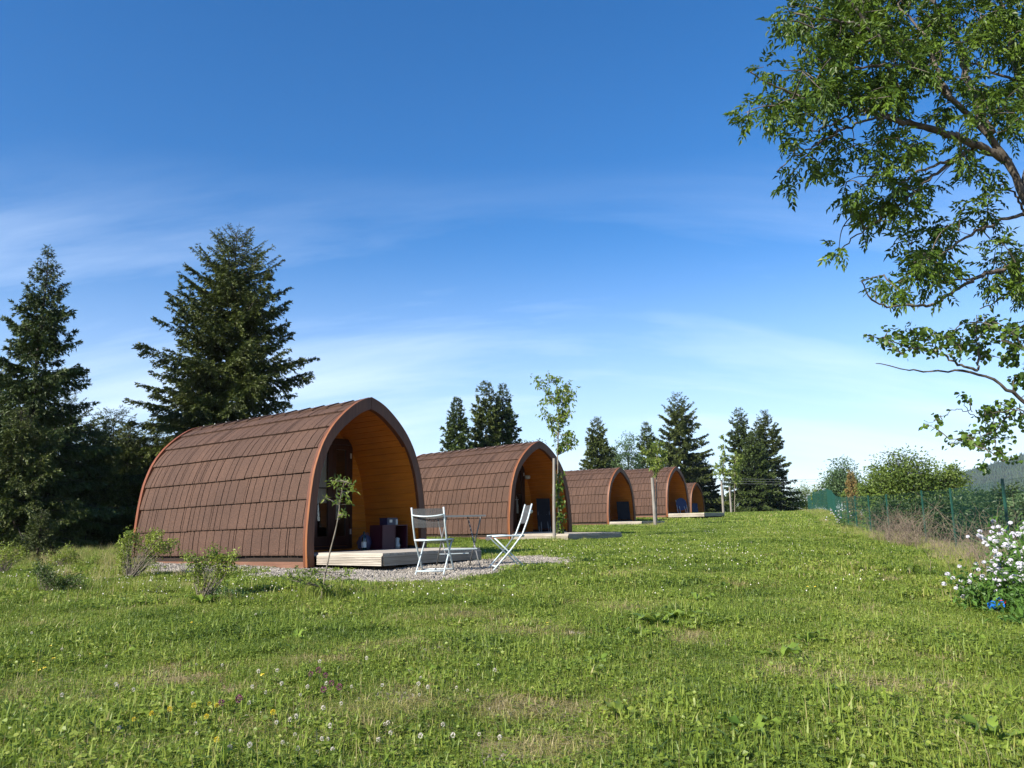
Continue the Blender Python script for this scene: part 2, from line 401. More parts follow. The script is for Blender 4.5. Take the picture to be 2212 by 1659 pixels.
def soilmat():
    m = bpy.data.materials.new('lawn_soil'); m.use_nodes = True
    nt = m.node_tree; b = nt.nodes['Principled BSDF']; b.inputs['Roughness'].default_value = .95; b.inputs['Specular IOR Level'].default_value = .1
    ge = nt.nodes.new('ShaderNodeNewGeometry')
    n = nt.nodes.new('ShaderNodeTexNoise'); n.inputs['Scale'].default_value = 9; n.inputs['Detail'].default_value = 8; n.inputs['Roughness'].default_value = .7
    nt.links.new(ge.outputs['Position'], n.inputs['Vector'])
    r = nt.nodes.new('ShaderNodeValToRGB'); cr = r.color_ramp
    cr.elements[0].position = .3; cr.elements[0].color = (.10, .075, .035, 1)
    cr.elements[1].position = .72; cr.elements[1].color = (.38, .28, .17, 1)
    nt.links.new(n.outputs['Fac'], r.inputs[0])
    # beyond the near lawn the turf closes over the soil
    n2 = nt.nodes.new('ShaderNodeTexNoise'); n2.inputs['Scale'].default_value = 1.2; n2.inputs['Detail'].default_value = 8
    nt.links.new(ge.outputs['Position'], n2.inputs['Vector'])
    r2 = nt.nodes.new('ShaderNodeValToRGB'); r2.color_ramp.elements[0].color = (.07, .115, .018, 1); r2.color_ramp.elements[1].color = (.19, .25, .04, 1)
    nt.links.new(n2.outputs['Fac'], r2.inputs[0])
    sp = nt.nodes.new('ShaderNodeSeparateXYZ'); nt.links.new(ge.outputs['Position'], sp.inputs[0])
    mr = nt.nodes.new('ShaderNodeMapRange'); mr.inputs['From Min'].default_value = 6; mr.inputs['From Max'].default_value = 16
    nt.links.new(sp.outputs['Y'], mr.inputs['Value'])
    mx = nt.nodes.new('ShaderNodeMixRGB'); nt.links.new(mr.outputs[0], mx.inputs[0]); nt.links.new(r.outputs[0], mx.inputs[1]); nt.links.new(r2.outputs[0], mx.inputs[2])
    nt.links.new(mx.outputs[0], b.inputs['Base Color'])
    bp = nt.nodes.new('ShaderNodeBump'); bp.inputs['Strength'].default_value = .8; bp.inputs['Distance'].default_value = .03
    nt.links.new(n.outputs['Fac'], bp.inputs['Height']); nt.links.new(bp.outputs[0], b.inputs['Normal'])
    return m
M_soil = soilmat()
M_gravel = mat('gravel_bed', (.14, .12, .10), .95, .1, var=(.27, .24, .205), vscale=60, bump=1, bscale=70)
M_peb = leafmat('pebbles', (.14, .125, .105), (.36, .325, .28), rough=.9, trans=0, noise=2, spec=.2)
M_hill = mat('forested_hill', (.020, .040, .016), .95, .1, var=(.055, .085, .030), vscale=.02, vdetail=9)

# ------------------------------------------------------------------ ground
def make_ground():
    radii = np.concatenate([[0.0], np.geomspace(.6, 9000, 300)])
    k = 260
    a = np.arange(k) * 2 * math.pi / k
    X = radii[:, None] * np.cos(a); Y = radii[:, None] * np.sin(a)
    V = np.stack([X, Y, G(X, Y)], -1).reshape(-1, 3)
    n = len(radii); idx = np.arange(n * k).reshape(n, k)
    q = np.stack([idx[:-1], idx[1:], np.roll(idx[1:], -1, 1), np.roll(idx[:-1], -1, 1)], -1).reshape(-1, 4)
    m = MB(); m.add(V, q)
    o = m.build('ground', M_soil, None, True); kind(o, 'structure')
make_ground()

# forested hill far off to the right
def make_hill():
    m = MB()
    def hz(x, y):
        rx = np.interp(x, [560, 700, 800, 880, 960, 1100, 1300, 1700, 2300, 2700], [0, 22, 50, 72, 98, 122, 138, 142, 120, 0])
        v = np.clip((y - 1000) / 1100, 0, 1)
        return -15 + rx * np.sin(v * math.pi) ** .8 * (1 + .05 * np.sin(x * .021) + .03 * np.sin(x * .057 + y * .02)) + 12 * (np.sin(v * math.pi) > .02)
    X, Y = np.meshgrid(np.linspace(560, 2600, 150), np.linspace(1000, 2100, 60))
    idx = np.arange(X.size).reshape(X.shape)
    q = np.stack([idx[:-1, :-1], idx[:-1, 1:], idx[1:, 1:], idx[1:, :-1]], -1).reshape(-1, 4)
    m.add(np.stack([X, Y, hz(X, Y)], -1).reshape(-1, 3), q)
    # tree tops prickling the slope
    N = 15000
    xx = rng.uniform(600, 1900, N); yy = rng.uniform(1010, 1620, N); zz = hz(xx, yy) - 1
    h = rng.uniform(6, 13, N); w = rng.uniform(3, 6, N)
    P = np.stack([xx, yy, zz], -1)
    o3 = [np.array([math.cos(t), math.sin(t), 0]) for t in (0, 2.1, 4.2)]
    V = np.stack([P + w[:, None] * o3[0], P + w[:, None] * o3[1], P + w[:, None] * o3[2], P + np.stack([0*h, 0*h, h], -1)], 1)
    b = np.arange(N)[:, None] * 4
    f = np.concatenate([b + np.array([0, 1, 3]), b + np.array([1, 2, 3]), b + np.array([2, 0, 3])])
    m.add(V.reshape(-1, 3), f)
    o = m.build('hill', M_hill); kind(o, 'structure')
make_hill()

# ------------------------------------------------------------------ camping pods
PH, PW, PL = 2.6, 1.24, 4.8
_h = np.array([0, .1, .2, .38, .54, .69, .795, .88, .95, .982, 1.0]) * PH
_u = np.array([.985, 1, .995, .957, .902, .787, .645, .465, .270, .145, 0.0]) * PW
def resample(P, n):
    d = np.concatenate([[0], np.cumsum(np.linalg.norm(np.diff(P, axis=0), axis=1))])
    q = np.linspace(0, d[-1], n)
    return np.stack([np.interp(q, d, P[:, 0]), np.interp(q, d, P[:, 1])], -1)
_P = resample(np.stack([_u, _h], -1), 400)
_e0 = _P[0] - (_P[30] - _P[0]) / 30 * np.arange(40, 0, -1)[:, None]
_e1 = _P[-1] + (_P[-1] - _P[-31]) / 30 * np.arange(1, 41)[:, None]
_P = np.concatenate([_e0, _P, _e1])
for _ in range(2):
    _P = np.stack([np.convolve(_P[:, k], np.ones(31) / 31, 'valid') for k in (0, 1)], -1)
_P = _P[(_P[:, 1] >= -.002) & (_P[:, 0] >= 0)]
_P[:, 1] *= PH / _P[-1, 1]; _P[0, 1] = 0
BASEP = resample(_P, 300)
_T = np.gradient(BASEP, axis=0); _T /= np.linalg.norm(_T, axis=1)[:, None]
BASEN = np.stack([_T[:, 1], -_T[:, 0]], -1)
def profile(n=40, off=0.0):
    """one half of the arch from base to apex, x >= 0, pushed out by off"""
    P = BASEP + BASEN * off
    P = P[P[:, 0] > 0.003]
    sl = (P[-1, 1] - P[-6, 1]) / max(P[-6, 0] - P[-1, 0], 1e-3)
    P = np.vstack([P, [0, P[-1, 1] + min(sl, .6) * P[-1, 0]]])
    P = resample(P, n); P[0, 1] = 0
    return P
ARC = profile(400)
ARCD = np.concatenate([[0], np.cumsum(np.linalg.norm(np.diff(ARC, axis=0), axis=1))])
ARCN = np.gradient(ARC, axis=0); ARCN /= np.linalg.norm(ARCN, axis=1)[:, None]; ARCN = np.stack([ARCN[:, 1], -ARCN[:, 0]], -1); ARCN[-4:] = ARCN[-5]
def arcp(s, off):
    off = off - .062          # the tiles sit inside the arch boards
    x = np.interp(s, ARCD, ARC[:, 0]); z = np.interp(s, ARCD, ARC[:, 1])
    nx = np.interp(s, ARCD, ARCN[:, 0]); nz = np.interp(s, ARCD, ARCN[:, 1])
    return x + nx * off, z + nz * off

def band(mb, outer, inner, y0, y1, sgn):
    """solid arch board between two half profiles"""
    n = len(outer)
    V = []
    for y in (y0, y1):
        for P in (outer, inner):
            V.append(np.stack([P[:, 0] * sgn, np.full(n, y), P[:, 1]], -1))
    V = np.concatenate(V)   # o0,i0,o1,i1
    f = []
    for i in range(n - 1):
        o0, i0, o1, i1 = i, n + i, 2 * n + i, 3 * n + i
        q = [(o0, o0 + 1, i0 + 1, i0), (o1, i1, i1 + 1, o1 + 1), (o0, o1, o1 + 1, o0 + 1), (i0, i0 + 1, i1 + 1, i1)]
        f += q if sgn > 0 else [t[::-1] for t in q]
    f += [(0, n, 3 * n, 2 * n), (n - 1, 3 * n - 1 + 0 - n + 0 + 0, 0, 0)][:1]
    f += [(n - 1, 3 * n - 1, 4 * n - 1, 2 * n - 1)]
    mb.add(V, f)

def pod_proto():
    root = empty('camping_pod', (0, 0, 0))
    # tile courses: pressed shakes with real grooves and lapped lower edges
    for sgn in (-1, 1):
        m = MB()
        rg = np.random.default_rng(3)
        s0, s1 = .17, ARCD[-1] - .10
        ncr = 7
        ex = (s1 - s0) / ncr
        for c in range(ncr):
            a, b = s0 + c * ex, s0 + (c + 1) * ex + .05
            if c == ncr - 1: b = s1 + .05
            ys = [.05]; off = []; cells = []
            y = .05; nextpanel = rg.uniform(.3, 1.1); pj = rg.uniform(-.004, .004)
            while y < PL - .05:
                w = rg.choice([.04, .10, .14, .17, .20, .24], p=[.18, .14, .2, .22, .16, .1])
                y1 = min(y + w, PL - .04)
                if y1 > nextpanel: nextpanel += 1.22; pj = rg.uniform(-.008, .008)
                cells.append((y, y1, rg.uniform(-.003, .003), pj, rg.random()))
                y = y1 + .015
            for (ya, yb, dz, pj_, tn) in cells:
                # shake face: rows from lower (lifted) edge to upper (tucked) edge
                rows = [(a + pj_, .012 + dz), (a + pj_, .056 + dz), (a + .03 + pj_, .058 + dz), (a + ex * .55, .042 + dz), (b, .024)]
                V = []; 
                for (ss, o) in rows:
                    x, z = arcp(ss, o)
                    V += [(x * sgn, ya, z), (x * sgn, yb, z)]
                f = [(2*i, 2*i+1, 2*i+3, 2*i+2) for i in range(len(rows) - 1)]
                # side walls of the groove
                base = len(V)
                for (ss, o) in rows:
                    x, z = arcp(ss, min(o, .018))
                    V += [(x * sgn, ya, z), (x * sgn, yb, z)]
                for i in range(1, len(rows) - 1):
                    f += [(2*i, 2*i+2, base+2*i+2, base+2*i), (2*i+1, base+2*i+1, base+2*i+3, 2*i+3)]
                m.add(V, f if sgn < 0 else [t[::-1] for t in f], tn)
            # groove floor / course underlay
            V = []
            for (ss, o) in [(a + .004, .010), (a + .004, .028), (a + ex * .5, .018), (b, .006)]:
                x, z = arcp(ss, o)
                V += [(x * sgn, .05, z), (x * sgn, PL - .05, z)]
            f = [(2*i, 2*i+1, 2*i+3, 2*i+2) for i in range(3)]
            m.add(V, f if sgn < 0 else [t[::-1] for t in f], .0)
        m.build('tiled_roof_side', M_tile, root)
    # ridge caps, each lapping the next
    m = MB(); scr = []
    n = 13; L = (PL - .04) / n
    for i in range(n):
        y0 = .02 + i * L; y1 = y0 + L + .04
        for sg in (-1, 1):
            V = []
            for (ss, o0) in [(ARCD[-1] - .24, .052), (ARCD[-1] - .05, .056), (ARCD[-1], .052)]:
                for yy, lift in ((y0, .022), (y1, 0.0)):
                    x, z = arcp(ss, o0 + lift)
                    if ss == ARCD[-1]: x = 0; z = PH - .004 + lift
                    V.append((x * sg, yy, z))
            for yy, lift in ((y0, .0), (y1, -.02)):
                x, z = arcp(ARCD[-1] - .24, .03 + lift); V.append((x * sg, yy, z))
            f = [(0, 1, 3, 2), (2, 3, 5, 4), (6, 7, 1, 0), (6, 0, 2, 4)]
            m.add(V, f if sg < 0 else [t[::-1] for t in f], rng.random())
        scr.append((y0 + .06))
    cap = m.build('ridge_cap', M_tile, root)
    for y in scr:
        x, z = arcp(ARCD[-1] - .14, .084)
        m = MB(); m.lathe([(0, .008), (.011, .008), (.011, 0)], 8, (-x, y, z)); m.build('screw', M_steel, cap)
    # front arch, two boards meeting at the apex
    inn = profile(48, -.118); out = profile(48, .006)
    inn[:, 1] -= .06 * smooth(1.5, 2.4, inn[:, 1])
    for sg in (-1, 1):
        m = MB()
        o_, i_ = out.copy(), inn.copy()
        o_[-1, 0] = i_[-1, 0] = .004
        band(m, o_, i_, -.05, .045, sg)
        m.build('arch_board', M_arch, root)
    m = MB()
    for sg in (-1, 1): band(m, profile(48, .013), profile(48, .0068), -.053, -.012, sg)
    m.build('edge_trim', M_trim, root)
    m = MB()
    for sg in (-1, 1):
        band(m, profile(48, .012), profile(48, -.15), PL - .045, PL + .03, sg)
    m.build('rear_arch', M_rear, root)
    # rear gable
    m = MB(); P = profile(40, -.08)
    V = [(x, PL - .06, z) for x, z in P] + [(-x, PL - .06, z) for x, z in P[::-1][1:]]
    m.add(V, [tuple(range(len(V)))]); m.build('rear_wall', M_orangeX, root)
    # porch lining: tongue and groove boards running back
    RY = 1.28
    m = MB()
    LP1 = profile(500, -.130); LP2 = profile(500, -.122)
    def along(P, s_):
        d = np.concatenate([[0], np.cumsum(np.linalg.norm(np.diff(P, axis=0), axis=1))])
        return float(np.interp(s_, d, P[:, 0])), float(np.interp(s_, d, P[:, 1])), d[-1]
    end = along(LP1, 0)[2]
    ss = list(np.arange(.17, end - .05, .118)) + [end]
    for sg in (-1, 1):
        for a, b in zip(ss[:-1], ss[1:]):
            V = []
            for (s_, P_) in [(a, LP2), (a + .007, LP1), (b - .007, LP1), (b, LP2)]:
                x, z, _ = along(P_, s_)
                V += [(x * sg, .0, z), (x * sg, RY, z)]
            f = [(2*i, 2*i+1, 2*i+3, 2*i+2) for i in range(3)]
            m.add(V, f if sg > 0 else [t[::-1] for t in f])
    m.build('porch_lining', M_orange, root)
    # shell between lining and tiles
    m = MB()
    for sg in (-1, 1):
        P1 = profile(40, -.058)
        V = []
        for x, z in P1: V += [(x * sg, .0, z), (x * sg, PL - .04, z)]
        m.add(V, [(2*i, 2*i+1, 2*i+3, 2*i+2) for i in range(len(P1) - 1)])
    m.build('shell', M_darkwood, root)
    # recessed front wall of horizontal boards
    def halfw(z):
        P = profile(200, -.124)
        return float(np.interp(z, P[:, 1], P[:, 0]))
    m = MB()
    z = .16
    levels = [.16]
    while levels[-1] < PH - .15: levels.append(min(levels[-1] + .13, PH - .135))
    for z, z1 in zip(levels[:-1], levels[1:]):
        w0, w1 = halfw(z), halfw(z1)
        spans = [(-w0, -w1, -.13, -.13), (.69, .69, w0, w1)] if .20 < z and z1 < 2.05 else [(-w0, -w1, w0, w1)]
        for (l0, l1, r0, r1) in spans:
            V = [(l0, RY, z), (r0, RY, z), (l0, RY - .010, z + .006), (r0, RY - .010, z + .006), (l1, RY - .010, z1 - .006), (r1, RY - .010, z1 - .006), (l1, RY, z1), (r1, RY, z1)]
            m.add(V, [(0, 1, 3, 2), (2, 3, 5, 4), (4, 5, 7, 6)])
    m.build('front_wall', M_orangeX, root)
    # door: dark frame, two glazed leaves
    xl, xr, xc, dz0, dz1 = -.11, .67, .28, .21, 1.98
    m = MB()
    m.box((xl - .05, RY - .075, dz0), (xl, RY - .012, dz1)); m.box((xr, RY - .075, dz0), (xr + .05, RY - .012, dz1))
    m.box((xl - .09, RY - .09, dz1), (xr + .09, RY - .012, dz1 + .10)); m.box((xl, RY - .075, dz0), (xr, RY - .012, dz0 + .05))
    door = m.build('door', M_door, root)
    for sg in (-1, 1):
        xa, xb = (xc + .004, xr - .004) if sg > 0 else (xl + .004, xc - .004)
        m = MB(); st = .080
        z0, z1 = dz0 + .055, dz1 - .005
        y0, y1 = RY - .065, RY - .02
        m.box((xa, y0, z0), (xa + st, y1, z1)); m.box((xb - st, y0, z0), (xb, y1, z1))
        m.box((xa + st, y0, z1 - st), (xb - st, y1, z1)); m.box((xa + st, y0, z0), (xb - st, y1, z0 + .16))
        m.box((xa + st, y0 + .012, 1.22), (xb - st, y1, 1.24))
        m.build('door_leaf', M_door, door)
        m = MB(); yy = y0 + .02
        for za_, zb_ in ((z0 + .16, 1.22), (1.24, z1 - st)): m.add([(xa + st, yy, za_), (xb - st, yy, za_), (xb - st, yy, zb_), (xa + st, yy, zb_)], [(0, 1, 2, 3)])
        m.build('pane', M_glass, door)
    m = MB(); m.tube([(xc + .045, RY - .066, 1.08), (xc + .045, RY - .10, 1.08), (xc + .13, RY - .10, 1.08)], .008, 6); m.build('handle', M_steel, door)
    for (xa, xb, za, zb, sl) in ((xl + .02, xc - .06, .98, 1.93, .0), (xc + .07, xc + .24, .70, 1.62, 1.0)):
        m = MB(); V = []; nx = 15
        for k in range(nx):
            u = k / (nx - 1); x = xa + (xb - xa) * u; top = zb - sl * u * (zb - za) * .8; y = RY + .005 + .012 * math.sin(u * 38)
            V += [(x, y, za), (x, y, max(top, za + .05))]
        m.add(V, [(2*k, 2*k+2, 2*k+3, 2*k+1) for k in range(nx - 1)]); m.build('curtain', M_curtain, door)
    for hz in (.45, 1.75):
        m = MB(); m.box((xr - .005, RY - .088, hz), (xr + .02, RY - .075, hz + .09)); m.build('hinge', M_steel, door)
    # floor and footing
    m = MB(); fw = halfw(.2)
    for i in range(9):
        x0 = -fw + i * 2 * fw / 9
        m.box((x0 + .004, .02, .15), (x0 + 2 * fw / 9 - .004, RY, .178))
    m.build('porch_floor', M_deckS, root)
    for sg in (-1, 1):
        m = MB(); x0, x1 = sorted((sg * 1.04, sg * 1.175)); m.box((x0, .10, -.02), (x1, PL - .12, .075))
        m.build('skid', M_skid, root)
        m = MB(); x0, x1 = sorted((sg * 1.085, sg * 1.115)); m.box((x0, .06, .076), (x1, PL - .06, .24)); m.build('base_board', M_darkwood, root)
        for yy in (.35, 1.7, 3.1, 4.4):
            m = MB(); x0, x1 = sorted((sg * .98, sg * 1.13)); m.box((x0, yy, -.2), (x1, yy + .12, -.021)); m.build('foot', M_darkwood, root)
    return root
pod0 = pod_proto()
PODS = [  # front centre x, y, base rel to eye, yaw deg
    (-2.28, 12.89, -.57, 37.2, 'largest brown shingled camping pod, nearest the camera, with two white chairs and a table outside'),
    (0.69, 21.94, -.43, 43.5, 'brown shingled camping pod with a wall lantern, directly behind the two white chairs'),
    (4.85, 37.29, -.19, 37.0, 'brown shingled camping pod with a black folded table in its porch, third from the camera'),
    (8.53, 42.84, .16, 38.5, 'brown shingled camping pod with a blue round table leaning in its porch'),
    (14.75, 66.05, .33, 37.9, 'farthest and smallest brown camping pod, half hidden behind the fourth'),
]
POD_OBJ = []
def pod_frame(i):
    x, y, z, yw, _ = PODS[i]; yw = R(yw)
    a = np.array([math.sin(yw), math.cos(yw)]); l = np.array([-math.cos(yw), math.sin(yw)])
    return np.array([x, y]), a, l, z + 1.0, math.pi / 2 - yw
for i, (x, y, z, yw, lab) in enumerate(PODS):
    p = pod0 if i == 0 else copy_tree(pod0)
    p.location = (x, y, z + 1.0); p.rotation_euler = (0, 0, math.pi / 2 - R(yw))
    if i == 0: p.rotation_euler = (R(-.6), 0, math.pi / 2 - R(yw))
    tag(p, lab, 'cabin', 'camping pods in a row on the lawn')
    POD_OBJ.append(p)
def plocal(i, X, Y, Z=0):
    c, a, l, z, rz = pod_frame(i)
    q = c + a * X + l * Y
    return (q[0], q[1], z + Z)
# lanterns on the porch walls of two pods
for i, (X, Z) in ((1, (.80, 1.72)), (3, (.1, 2.05))):
    m = MB(); m.lathe([(0, .05), (.07, .05), (.085, 0), (.07, -.05), (0, -.06)], 12, (X, 1.17, Z)); m.box((X - .03, 1.17, Z - .03), (X + .03, 1.26, Z + .03))
    m.build('lantern', M_lamp, POD_OBJ[i], True)

# ------------------------------------------------------------------ decks
def deck(i, X0, X1, Ylen, label, top=.19, th=.15):
    c, a, l, z, rz = pod_frame(i)
    o = plocal(i, 0, 0, 0)
    r = empty('wooden_deck', o, rz, label, 'deck', 'decks in front of the pods')
    m = MB(); n = int(round((X1 - X0) / .145)); w = (X1 - X0) / n
    for k in range(n): m.box((X0 + k * w + .003, -Ylen, top - .028), (X0 + (k + 1) * w - .003, -.075, top + rng.uniform(0, .002)))
    m.build('deck_boards', M_deckS, r)
    # grooved edge boards
    def grooved(p0, p1, nrm, mt):
        mm = MB(); zt, zb = top - .03, top - th
        p0 = np.array(p0); p1 = np.array(p1); nrm = np.array(nrm)
        ng = 6; h = (zt - zb) / ng
        for k in range(ng):
            za, zc = zb + k * h, zb + (k + 1) * h
            q0, q1 = p0, p1
            lv = [(za, 0), (za, .012), (zc - h * .4, .012), (zc - h * .4, 0), (zc, 0)]
            V = []
            for zz_, oo in lv: V += [(*(q0 + nrm * (oo + .012)), zz_), (*(q1 + nrm * (oo + .012)), zz_)]
            f = [(2*j, 2*j+1, 2*j+3, 2*j+2) for j in range(4)]
            mm.add(V, f)
        mm.box((min(p0[0], p1[0]) - .0, min(p0[1], p1[1]) - .0, zb), (max(p0[0], p1[0]) + .012, max(p0[1], p1[1]) + .012, zt))
        mm.build('edge_board', mt, r)
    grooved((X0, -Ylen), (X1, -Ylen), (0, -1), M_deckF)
    grooved((X0 - .0, -Ylen), (X0 - .0, -.08), (-1, 0), M_deckS)
    grooved((X1 - .012, -Ylen), (X1 - .012, -.08), (1, 0), M_deckS)
    for xx in (X0 + .18, X1 - .32):
        m = MB(); m.box((xx, -Ylen + .06, top - th - .22), (xx + .14, -.15, top - th - .002)); m.build('bearer', M_darkwood, r)
    return r
deck(0, -1.07, 1.0, 1.42, 'pale grooved wooden deck of the nearest pod, behind the white chairs', top=.20, th=.165)
deck(1, -1.20, .92, 1.95, 'pale wooden deck in front of the second pod, behind the tallest stake', top=.15, th=.14)
deck(2, -1.21, .92, 1.67, 'small pale deck before the pod with the black folded table', top=.16, th=.16)
deck(3, -1.21, 1.1, 2.05, 'farthest bright wooden deck, before the pod with the blue round table', top=.16, th=.18)

# ------------------------------------------------------------------ chairs
def chair_proto():
    """folding sling chair; faces +Y, right/left along X, feet on z=0"""
    r = empty('folding_chair', (0, 0, 0))
    w = .215
    for sg in (-1, 1):
        m = MB(); x = sg * w      # long rail: back top, down and forward to the front foot
        m.tube([(x, -.33, .86), (x, -.27, .66), (x, -.19, .46), (x, -.03, .26), (x, .12, .10), (x, .21, .0)], [.0115] * 6, 8)
        m.build('back_leg', M_white, r, True)
        m = MB(); x = sg * (w - .028)
        m.tube([(x, .20, .435), (x, .02, .26), (x, -.25, 0)], [.0105] * 3, 8)
        m.build('front_leg', M_white, r, True)
        m = MB(); x = sg * (w - .014)
        m.tube([(x, -.21, .435), (x, .02, .445), (x, .22, .44)], [.011] * 3, 6); m.build('seat_rail', M_white, r, True)
    m = MB(); m.bar((-w, -.205, .44), (w, -.205, .44), .014, 8); m.bar((-w + .03, -.20, .045), (w - .03, -.20, .045), .010, 8)
    m.bar((-w, .175, .05), (w, .175, .05), .010, 8); m.build('cross_bar', M_white, r, True)
    m = MB(); xs = np.linspace(-w, w, 11)
    m.tube([(x, -.325 - .035 * (1 - (x / w) ** 2), .765 - .022 * (1 - (x / w) ** 2)) for x in xs], [.010] * 11, 8); m.build('back_bar', M_white, r, True)
    # sling back and seat
    m = MB(); V = []; nx = 8
    rows = [(-.326, .845), (-.305, .78), (-.288, .72), (-.268, .655), (-.245, .60)]
    for (yy, z_) in rows:
        for k in range(nx + 1):
            x = -w + 2 * w * k / nx; V.append((x, yy - .022 * (1 - (x / w) ** 2), z_))
    f = [(i * (nx + 1) + j, i * (nx + 1) + j + 1, (i + 1) * (nx + 1) + j + 1, (i + 1) * (nx + 1) + j) for i in range(len(rows) - 1) for j in range(nx)]
    m.add(V, f); m.build('back_sling', M_sling, r)
    m = MB(); V = []
    rows = [(-.20, .445), (-.1, .447), (.0, .452), (.12, .452), (.20, .448), (.235, .43), (.245, .40)]
    for (yy, z_) in rows:
        for k in range(nx + 1):
            x = -w + .01 + 2 * (w - .01) * k / nx; V.append((x, yy, z_ - .018 * (1 - (x / w) ** 2)))
    f = [(i * (nx + 1) + j, i * (nx + 1) + j + 1, (i + 1) * (nx + 1) + j + 1, (i + 1) * (nx + 1) + j) for i in range(len(rows) - 1) for j in range(nx)]
    m.add(V, f); m.build('seat_sling', M_sling, r)
    return r
chA = chair_proto(); chB = copy_tree(chA)
def onz(x, y): return g(x, y) + .02
chA.location = (-1.07, 10.95, onz(-1.07, 10.95)); chA.rotation_euler = (0, 0, R(-10))
tag(chA, 'white folding chair with dark mesh sling seen from behind, in front of the deck', 'chair', 'folding chairs on the gravel')
chB.location = (-.13, 11.15, onz(-.13, 11.15)); chB.rotation_euler = (0, 0, R(101.5))
tag(chB, 'white folding chair seen side on, right of the table', 'chair', 'folding chairs on the gravel')
def table():
    x, y = -.80, 11.62
    r = empty('folding_table', (x, y, onz(x, y)), R(22), 'square grey folding garden table with crossed legs between the two white chairs', 'table')
    m = MB(); m.box((-.31, -.29, .705), (.31, -.268, .728)); m.box((-.31, .268, .705), (.31, .29, .728)); m.box((-.31, -.268, .705), (-.288, .268, .728)); m.box((.288, -.268, .705), (.31, .268, .728))
    for k in range(7): m.box((-.285, -.255 + k * .075, .712), (.285, -.255 + k * .075 + .058, .722))
    m.build('table_top', M_grey, r)
    for sg in (-1, 1):
        m = MB(); m.bar((sg * .25, -.25, .705), (sg * .25, .27, 0), .010, 6); m.build('leg', M_grey, r, True)
        m = MB(); m.bar((sg * .228, .25, .705), (sg * .228, -.27, 0), .010, 6); m.build('leg', M_grey, r, True)
    m = MB(); m.bar((-.24, -.10, .26), (.24, -.10, .26), .012, 6); m.bar((-.22, .2, .19), (.22, .2, .19), .008, 6); m.build('cross_bar', M_white, r)
table()

# things in the porches
def crate():
    p = plocal(0, .68, .12, .181); rz = pod_frame(0)[4]
    r = empty('storage_crate', p, rz + R(-6), 'burgundy open-fronted shelf box standing in the nearest porch', 'shelf box')
    w, d, h, t = .26, .34, .40, .016
    m = MB(); m.box((-w, 0, 0), (-w + t, d, h)); m.box((w - t, 0, 0), (w, d, h)); m.box((-w + t, 0, 0), (w - t, d, t)); m.box((-w + t, 0, h - t), (w - t, d, h))
    m.box((-w + t, d - t, t), (w - t, d, h - t)); m.box((-.01, .0, t), (.006, d - t, h - t)); m.build('carcass', M_burg, r)
    m = MB(); m.box((-w + t, .004, t), (-.01, .018, h - t)); m.build('door_panel', M_burg, r)
    def on(dx, dy, dz):
        c, s = math.cos(rz), math.sin(rz)
        return (p[0] + c * dx - s * dy, p[1] + s * dx + c * dy, p[2] + dz)
    e = empty('storage_box', on(.02, .16, h), rz, 'navy plastic box standing on top of the burgundy shelf box', 'box')
    m = MB(); m.box((-.13, -.09, 0), (.06, .09, .10)); m.box((-.138, -.098, .10), (.068, .098, .115)); m.build('box', M_navy, e)
    m = MB(); m.box((-.08, -.0925, .04), (-.02, -.0905, .085)); m.build('label', M_paper, e)
    e = empty('jar', on(.13, .12, h), rz, 'pale jar beside the navy box on the shelf box', 'jar')
    m = MB(); m.lathe([(0, 0), (.032, 0), (.034, .01), (.034, .08), (.026, .095)], 14); m.build('glass_body', M_paper, e, True)
    m = MB(); m.lathe([(.029, .09), (.029, .112), (0, .114)], 14); m.build('lid', M_navy, e)
    e = empty('coffee_pot', on(.14, .10, t), rz, 'small silver pot inside the open half of the burgundy shelf box', 'pot')
    m = MB(); m.lathe([(0, 0), (.05, 0), (.055, .05), (.036, .10), (.045, .16), (.0, .18)], 14); m.build('pot_body', M_lamp, e, True)
    m = MB(); m.tube([(.04, 0, .15), (.085, 0, .14), (.085, 0, .07), (.055, 0, .05)], .007, 6); m.build('handle', M_black, e)
crate()
def bottle():
    e = empty('wine_bottle', plocal(0, .20, .34, .181), 0, 'dark wine bottle with a pale label on the porch floor by the door', 'bottle')
    m = MB(); m.lathe([(0, 0), (.038, 0), (.04, .01), (.04, .19), (.03, .22), (.014, .25), (.014, .30), (.0, .302)], 16); m.build('bottle_body', M_bottle, e, True)
    m = MB(); m.lathe([(.0408, .05), (.0408, .14)], 16); m.build('paper_label', M_paper, e, True)
    e = empty('plastic_bag', plocal(0, .36, .50, .181), 0, 'crumpled lilac plastic bag between the wine bottle and the shelf box', 'bag')
    m = MB(); k = 18; V = []
    for i in range(11):
        a = i / 10 * math.pi
        for j in range(k):
            b = j / k * 2 * math.pi; rr = .11 * (1 + .14 * math.sin(5 * b + 3 * a) + .1 * math.sin(9 * b - 5 * a))
            V.append((rr * math.sin(a) * math.cos(b), rr * math.sin(a) * math.sin(b) * .8, .12 - rr * math.cos(a) * 1.1))
    idx = np.arange(11 * k).reshape(11, k)
    m.add(V, np.stack([idx[:-1], np.roll(idx[:-1], -1, 1), np.roll(idx[1:], -1, 1), idx[1:]], -1).reshape(-1, 4)); m.build('bag_body', M_bag, e, True)
    m = MB(); m.tube([(0, 0, .23), (.02, 0, .27), (.05, .01, .28), (.07, 0, .24)], .006, 6); m.build('bag_handle', M_bag, e)
bottle()
